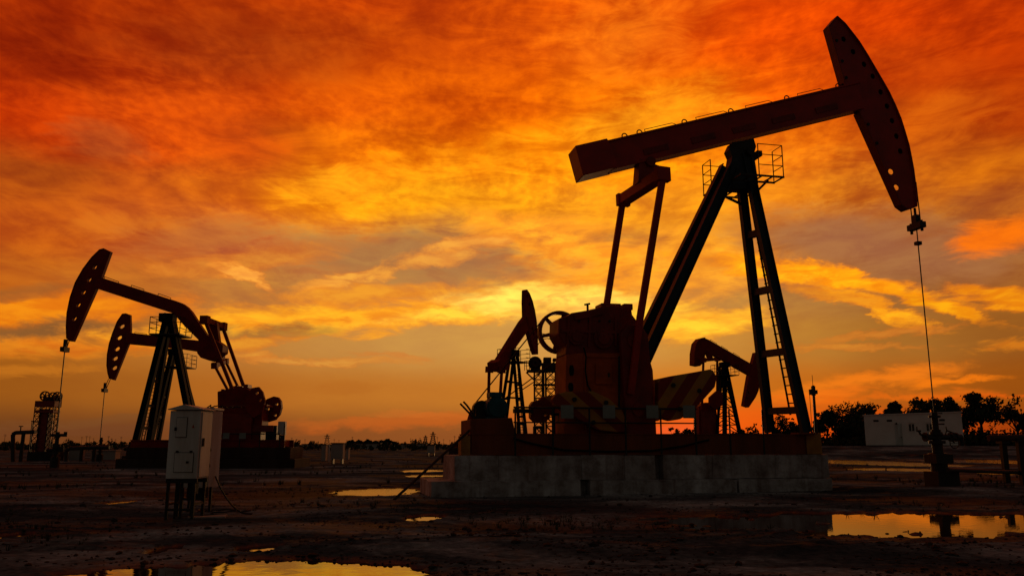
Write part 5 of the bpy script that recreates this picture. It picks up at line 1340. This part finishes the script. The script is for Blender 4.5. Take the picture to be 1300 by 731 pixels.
_d = ray(1224.5, 566); _c, _s = math.cos(CTH), math.sin(CTH)
Lc = (q0.y * _d.x - q0.x * _d.y) / (_c * _d.y - _s * _d.x)
def uc(px):
    d = ray(px, 545); return (q0.y * d.x - q0.x * d.y) / (_c * d.y - _s * d.x)
qe = (q0.x + Lc * _c, q0.y + Lc * _s)
ztc0 = at_y(1099, 527.5, YC).z; ztc1 = at_y(1222, 523.2, qe[1]).z
cab = thing('site_cabin', 'long white prefabricated cabin with two small double windows before the trees', 'cabin', (q0.x, YC, zg), CTH)
b = MB()
b.prism([(0, -.3), (Lc, -.3), (Lc + .0, ztc1 - zg), (0, ztc0 - zg)], 0, 3.2); b.build('wall', M['cabin'], cab)
b = MB(); b.prism([(-.12, ztc0 - zg + .004), (Lc + .12, ztc1 - zg + .004), (Lc + .12, ztc1 - zg + .12), (-.12, ztc0 - zg + .12)], -.12, 3.3); b.build('roof', M['cabin'], cab)
for px in (1113, 1130, 1197): 
    b = MB(); b.box(uc(px) - .3, uc(px) + .3, -.05, -.021, (ztc0 - zg) * .80, (ztc0 - zg) * .86); b.build('vent', M['steel'], cab)
b = MB(); b.box(-.1, Lc + .1, -.06, -.022, -.3, .14); b.build('base_rail', M['steel'], cab)
zcb = lambda py: at_y(1150, py, (YC + qe[1]) / 2).z - zg
for k in range(14):
    u = Lc * (k + .5) / 14
    b = MB(); b.box(u - .02, u + .02, -.02, -.003, 0, zcb(531)); b.build('panel_seam', M['cabin'], cab)
for px in (1157.5, 1180):
    b = MB(); b.box(uc(px - 4.2), uc(px + 4.2), -.06, -.024, zcb(548.5), zcb(536.5)); w_ = b.build('window', M['cabin'], cab)
    for dx_ in (-3.4, .5):
        b = MB(); b.box(uc(px + dx_), uc(px + dx_ + 2.9), -.075, -.062, zcb(547), zcb(538)); b.build('pane', M['glass'], w_)
    b = MB(); b.box(uc(px - 4.6), uc(px + 4.6), -.14, -.061, zcb(536.3), zcb(535.6)); b.build('canopy', M['cabin'], w_)
b = MB(); b.box(uc(1136), uc(1145), -.05, -.024, 0, zcb(537)); d_ = b.build('door', M['white'], cab)
b = MB(); b.box(uc(1143), uc(1143.8), -.10, -.051, 1., 1.2); b.build('handle', M['steel'], d_)
b = MB(); b.tube((uc(1138.5), -.05, zcb(537.5)), (uc(1138.5), -.3, zcb(537)), .1, n=8); b.build('door_lamp', M['steel'], cab)

# ------------------------------------------------------------------ trees and scrub
def leaf_cloud(bm, c, r, n, s, rnd, squash=.8):
    for k in range(n):
        v = Vector((rnd.gauss(0, 1), rnd.gauss(0, 1), rnd.gauss(0, 1))).normalized() * (rnd.random() ** .55)
        p = Vector(c) + Vector((v.x * r, v.y * r, v.z * r * squash))
        a = Vector((rnd.gauss(0, 1), rnd.gauss(0, 1), rnd.gauss(0, 1))).normalized(); e = a.orthogonal().normalized(); f = a.cross(e)
        q = s * rnd.uniform(.6, 1.3)
        vs = [bm.verts.new(p + e * q), bm.verts.new(p + f * q * .6), bm.verts.new(p - e * q), bm.verts.new(p - f * q * .6)]
        bm.faces.new(vs)
def tree(name, label, x, y, z, h, w, seed, dens=1., trunk=.35, group='trees behind the cabin', s=.22, sparse=False):
    rnd = random.Random(seed)
    t = thing(name, label, 'tree' if 'tree' in name else 'bush', (x, y, z), 0, group)
    b = MB(); th_ = h * trunk
    top = Vector((rnd.uniform(-.1, .1) * w, 0, h * .75))
    if trunk > .05: b.tube((0, 0, -.2), (top.x * .4, 0, th_), .03 * h + .02, .022 * h, n=8)
    tips = []
    nl = 7 if not sparse else 11
    base = Vector((top.x * .4, 0, th_ * .96 if trunk > .05 else -.1))
    for k in range(nl):
        an = 2 * math.pi * k / nl + rnd.uniform(-.4, .4); rr_ = w * .5 * rnd.uniform(.35, .78)
        tip = Vector((math.cos(an) * rr_, math.sin(an) * rr_, th_ + (h - th_) * rnd.uniform(.25, .86)))
        m = base.lerp(tip, .5) + Vector((0, 0, .06 * h)); b.tube(base, m, .014 * h, .009 * h, n=5); b.tube(m, tip, .009 * h, .003 * h, n=5); tips.append(tip); tips.append(m.lerp(tip, .5))
        if sparse:
            for _ in range(3):
                q = m.lerp(tip, rnd.uniform(.2, 1)); b.tube(q, q + Vector((rnd.uniform(-.1, .1) * w, rnd.uniform(-.1, .1) * w, rnd.uniform(.05, .16) * h)), .004 * h, .002 * h, n=4)
    tip = Vector((top.x, 0, h * .9)); b.tube(base, tip, .014 * h, .003 * h, n=5); tips.append(tip)
    b.build('trunk', M['bark'], t)
    bm = bmesh.new()
    for tp in tips:
        r = w * rnd.uniform(.13, .24); leaf_cloud(bm, tp, r, int((30 if sparse else 80) * dens), s, rnd)
        for _ in range(2):
            o_ = Vector((rnd.gauss(0, 1), rnd.gauss(0, 1), rnd.gauss(0, .7))) * r * .8; leaf_cloud(bm, tp + o_, r * .5, int((10 if sparse else 28) * dens), s * .8, rnd)
    me = bpy.data.meshes.new('crown'); bm.to_mesh(me); bm.free(); me.materials.append(M['leaf'])
    o = bpy.data.objects.new('crown', me); COL.objects.link(o); o.parent = t
    return t
TR = [  # photo x, top y, width px, depth, kind, label
 (1050, 521, 26, 118, 0, 'round low dark tree at the left end of the belt beside the mast'),
 (1072, 513, 34, 122, 1, 'thin topped airy tree left of the cabin'),
 (1102, 511, 34, 124, 1, 'airy tree with feathery top above the left corner of the cabin'),
 (1088, 530, 40, 116, 0, 'wide dark shrubby tree filling the gap left of the cabin'),
 (1135, 509, 24, 121, 0, 'small bushy tree behind the door end of the cabin'),
 (1170, 505.5, 36, 122, 0, 'broad rounded tree behind the middle of the cabin roof'),
 (1207, 504, 34, 124, 0, 'broad tree behind the right part of the cabin roof'),
 (1229, 514, 20, 120, 1, 'thin ragged tree just right of the cabin'),
 (1250, 497.5, 40, 118, 0, 'tallest tree of the belt with a clear trunk right of the cabin'),
 (1294, 501, 44, 114, 1, 'wide open crowned tree at the right edge of the picture'),
 (1318, 520, 30, 118, 0, 'dark tree cut off by the right edge'),
]
for i, (px, ty, wp, Y, sp, lab) in enumerate(TR):
    p = at_y(px, 566, Y); zt4 = at_y(px, ty, Y).z; h = zt4 - 1.2; w = wp * Y / FPX * 1.25
    tree('deciduous_tree', lab, p.x, Y, 1.15, h, w, 20 + i, 1.5 if sp else 2.4, .40 if px == 1250 else .28, sparse=bool(sp))
SH = [(1008, 535, 20, 112, 'dark bush seen between the feet of the ladder legs'), (992, 527, 26, 116, 'taller dark bush between the ladder legs'), (955, 541, 18, 105, 'twiggy bush between the lattice tower and the ladder legs'),
      (853, 541, 20, 101, 'ragged bush right beside the crank, under the counterweight'), (872, 544, 22, 103, 'middle bush of the row under the right counterweight'), (893, 545, 24, 104, 'bush filling the gap before the lattice tower'), (862, 548, 22, 100, 'low bush under the right counterweight'), (845, 552, 16, 104, 'small bush beside the crank under the right counterweight'), (880, 550, 20, 108, 'low bush left of the lattice tower'), (940, 545, 16, 110, 'small bush at the foot of the lattice tower')]
for i, (px, ty, wp, Y, lab) in enumerate(SH):
    p = at_y(px, 566, Y); h = at_y(px, ty, Y).z; w = wp * Y / FPX * 1.2
    zg_ = hgt(p.x, Y)
    tree('bush', lab, p.x, Y, zg_, h - zg_, w, 60 + i, .8, .04, 'bushes behind the large pump jack', s=.17, sparse=(i in (2, 3, 5)))
# hedge under the tree belt: a mass nobody could count
def hedge(name, x0, x1, y0, y1, n, hmin, hmax, s, z=0, seed=1, label='', zf_=None):
    rnd = random.Random(seed); bm = bmesh.new()
    for k in range(n):
        x = rnd.uniform(x0, x1); y = rnd.uniform(y0, y1); h = rnd.uniform(hmin, hmax) * (.65 + .7 * max(0, mn.noise(Vector((x * .11, y * .05, seed))) + .4))
        zz_ = zf_(x, y) if zf_ else z
        leaf_cloud(bm, (x, y, zz_ + h * .45), h * .6, 34, s, rnd, .85)
    me = bpy.data.meshes.new(name); bm.to_mesh(me); bm.free(); me.materials.append(M['leaf'])
    o = bpy.data.objects.new(name, me); COL.objects.link(o); tag(o, label, 'bushes', kind='stuff')
hedge('undergrowth', 44, 84, 112, 128, 420, 1.4, 3.0, .26, 1.15, 2, 'dense dark undergrowth below the belt of trees on the right')
hedge('field_scrub', -150, -8, 190, 260, 260, .7, 2.2, .35, 0, 3, 'low dark scrub across the far plain on the left')
hedge('far_scrub', -420, 420, 480, 640, 420, 1.2, 5.0, .8, 0, 4, 'thin dark line of scrub along the horizon')
for i, (px, ty, wp, lab) in enumerate(((447, 559.5, 10, 'far small tree at the left end of the horizon clump'), (456, 559, 11, 'far tree second from the left in the horizon clump'), (467, 558.5, 10, 'far rounded tree left of the middle of the horizon clump'), (476, 560, 10, 'far low tree in the middle of the horizon clump'), (485, 559.5, 10, 'far tree just left of the tallest in the horizon clump'), (492, 557, 9, 'tallest far tree at the right of the horizon clump'), (500, 561, 8, 'far low tree right of the tallest in the horizon clump'))):
    Y = 330.; p = at_y(px, 566, Y); tree('deciduous_tree', lab, p.x, Y, 0, at_y(px, ty, Y).z, wp * Y / FPX * 1.1, 90 + i, .6, .3, 'far trees on the horizon', s=.5)
# pale far walls
for (px0, px1, top, Y, lab) in ((446, 482, 563, 290, 'long pale low building far away below the clump of trees'), (508, 540, 563.3, 340, 'long pale low building far away left of the foundation'), (384, 408, 564, 300, 'dim pale low building far away left of the squat cabinet')):
    p0, p1 = at_y(px0, 566, Y), at_y(px1, 566, Y); t = thing('low_building', lab, 'building', (p0.x, Y, 0)); zt5 = at_y(px0, top, Y).z
    b = MB(); b.box(0, p1.x - p0.x, 0, 6, -.2, zt5); b.build('wall', M['wall'], t)
    b = MB(); b.prism([(-.3, zt5 + .01), (p1.x - p0.x + .3, zt5 + .01), (p1.x - p0.x + .3, zt5 + .25), (-.3, zt5 + .25)], -.3, 6.3); b.build('roof', M['rust'], t)
# utility poles and pylons along the horizon
def pole_proto():
    t = thing('utility_pole', 'thin wooden utility pole on the far horizon with two crossarms', 'pole', (0, 0, 0), 0, 'utility poles on the horizon')
    b = MB(); b.tube((0, 0, -.2), (0, 0, 9.5), .17, .12, n=6); b.build('pole', M['wood'], t)
    for z in (9.2, 8.4):
        b = MB(); b.bar((-1.0, 0, z), (1.0, 0, z), .14, .14); b.build('crossarm', M['wood'], t)
    return t
def dup(root, loc, sc=1., label=None):
    r = root.copy(); COL.objects.link(r); r.location = loc; r.scale = (sc, sc, sc)
    if label: r['label'] = label
    for ch in list(root.children):
        c = ch.copy(); COL.objects.link(c); c.parent = r
    return r
pp0 = pole_proto(); first = True
rnd = random.Random(9)
PO = [(5, 551), (38, 552), (86, 556), (103, 554), (109, 553), (113, 553.5), (118, 556), (137, 553), (141, 556), (153, 554), (146, 557), (172, 556), (370, 555), (378, 558), (387, 557), (398, 559), (424, 557), (440, 558), (447, 554), (430, 558), (505, 559), (521, 556), (527, 558), (533, 555), (555, 554), (563, 557), (571, 558), (577, 553), (587, 557), (594, 559)]
for (px, ty) in PO:
    Y = rnd.uniform(300, 420); p = at_y(px, 566, Y); sc = at_y(px, ty, Y).z / 9.5
    if first: pp0.location = (p.x, Y, 0); pp0.scale = (sc,) * 3; pp0.rotation_euler = (0, 0, .3); first = False
    else: dup(pp0, (p.x, Y, 0), sc)
def pylon(label, px, ty, Y, w):
    p = at_y(px, 566, Y); zt6 = at_y(px, ty, Y).z; t = thing('lattice_pylon', label, 'pylon', (p.x, Y, 0), .2, 'power pylons on the horizon')
    b = MB(); n = 8
    for k in range(n):
        a, c = k / n, (k + 1) / n; wa, wc_ = w * (1 - a * .85), w * (1 - c * .85)
        for sx in (-1, 1):
            for sy in (-1, 1): b.tube((sx * wa, sy * wa, zt6 * a), (sx * wc_, sy * wc_, zt6 * c), .16, n=4)
        for sy in (-1, 1):
            b.tube((-wa, sy * wa, zt6 * a), (wc_, sy * wc_, zt6 * c), .11, n=4); b.tube((wa, sy * wa, zt6 * a), (-wc_, sy * wc_, zt6 * c), .11, n=4)
    b.build('tower', M['steel'], t)
    for z in (.72, .86):
        b = MB(); b.bar((-w * .9, 0, zt6 * z), (w * .9, 0, zt6 * z), .25, .25); b.build('crossarm', M['steel'], t)
pylon('far lattice pylon left of the squat cabinet poles on the horizon', 415, 551, 420., 1.6)
pylon('far lattice pylon rising left of the concrete foundation', 549.5, 548, 420., 1.7)
pylon('far slim lattice pylon just left of the tallest one by the foundation', 540, 552.5, 430., 1.3)

# ------------------------------------------------------------------ dry weeds and rough tufts on the pad
def weeds():
    rnd = random.Random(12); bm = bmesh.new(); n = 0
    while n < 900:
        a = R(rnd.uniform(-40, 40)); d = 13 * (75 / 13) ** rnd.random(); x, y = d * math.sin(a), d * math.cos(a)
        if mn.noise(Vector((x * .16, y * .22, 31.))) < .10 + rnd.uniform(-.12, .2): continue
        z = hgt(x, y)
        if z < WZ + .015 or (F.o.y - 3 < y < F.o.y + 9 and -4.5 < x < 14): continue
        h = rnd.uniform(.05, .17) * (1 if d < 30 else 1.5)
        for k in range(9):
            t = rnd.uniform(0, 6.28); q = Vector((math.cos(t), math.sin(t), 0)); r = rnd.uniform(.02, .10)
            p = Vector((x, y, z)) + q * r * .5; e = Vector((-q.y, q.x, 0)) * .007 * (1 if d < 30 else 2)
            bm.faces.new([bm.verts.new(p - e), bm.verts.new(p + e), bm.verts.new(p + q * r + Vector((0, 0, h * rnd.uniform(.5, 1))))])
        n += 1
    me = bpy.data.meshes.new('weeds'); bm.to_mesh(me); bm.free(); me.materials.append(M['leaf'])
    o = bpy.data.objects.new('weeds', me); COL.objects.link(o); tag(o, 'short dry weeds scattered in tufts over the dark muddy pad', 'weeds', kind='stuff')
weeds()
# scraps left lying about near the cabinets
b = MB(); p = ground(262, 657); b.bar((p.x - .35, p.y, .0), (p.x + .35, p.y + .12, .02), .05, .26, up=(0, 0, 1)); o = b.rough(.12, .015).build('slab', M['wall'])
tag(o, 'broken pale slab lying on the mud right of the front cabinet legs', 'slab')
b = MB(); p = ground(283, 650); pts = [Vector((p.x + .5 * math.cos(t) * (1 + .2 * math.sin(3 * t)), p.y + .25 * math.sin(t), .03 + .01 * math.sin(5 * t))) for t in [k * .33 for k in range(24)]]; b.path(pts, .015, 6)
tag(b.build('cable', M['steel']), 'loop of dark cable lying on the mud beside the rear cabinet', 'cable')
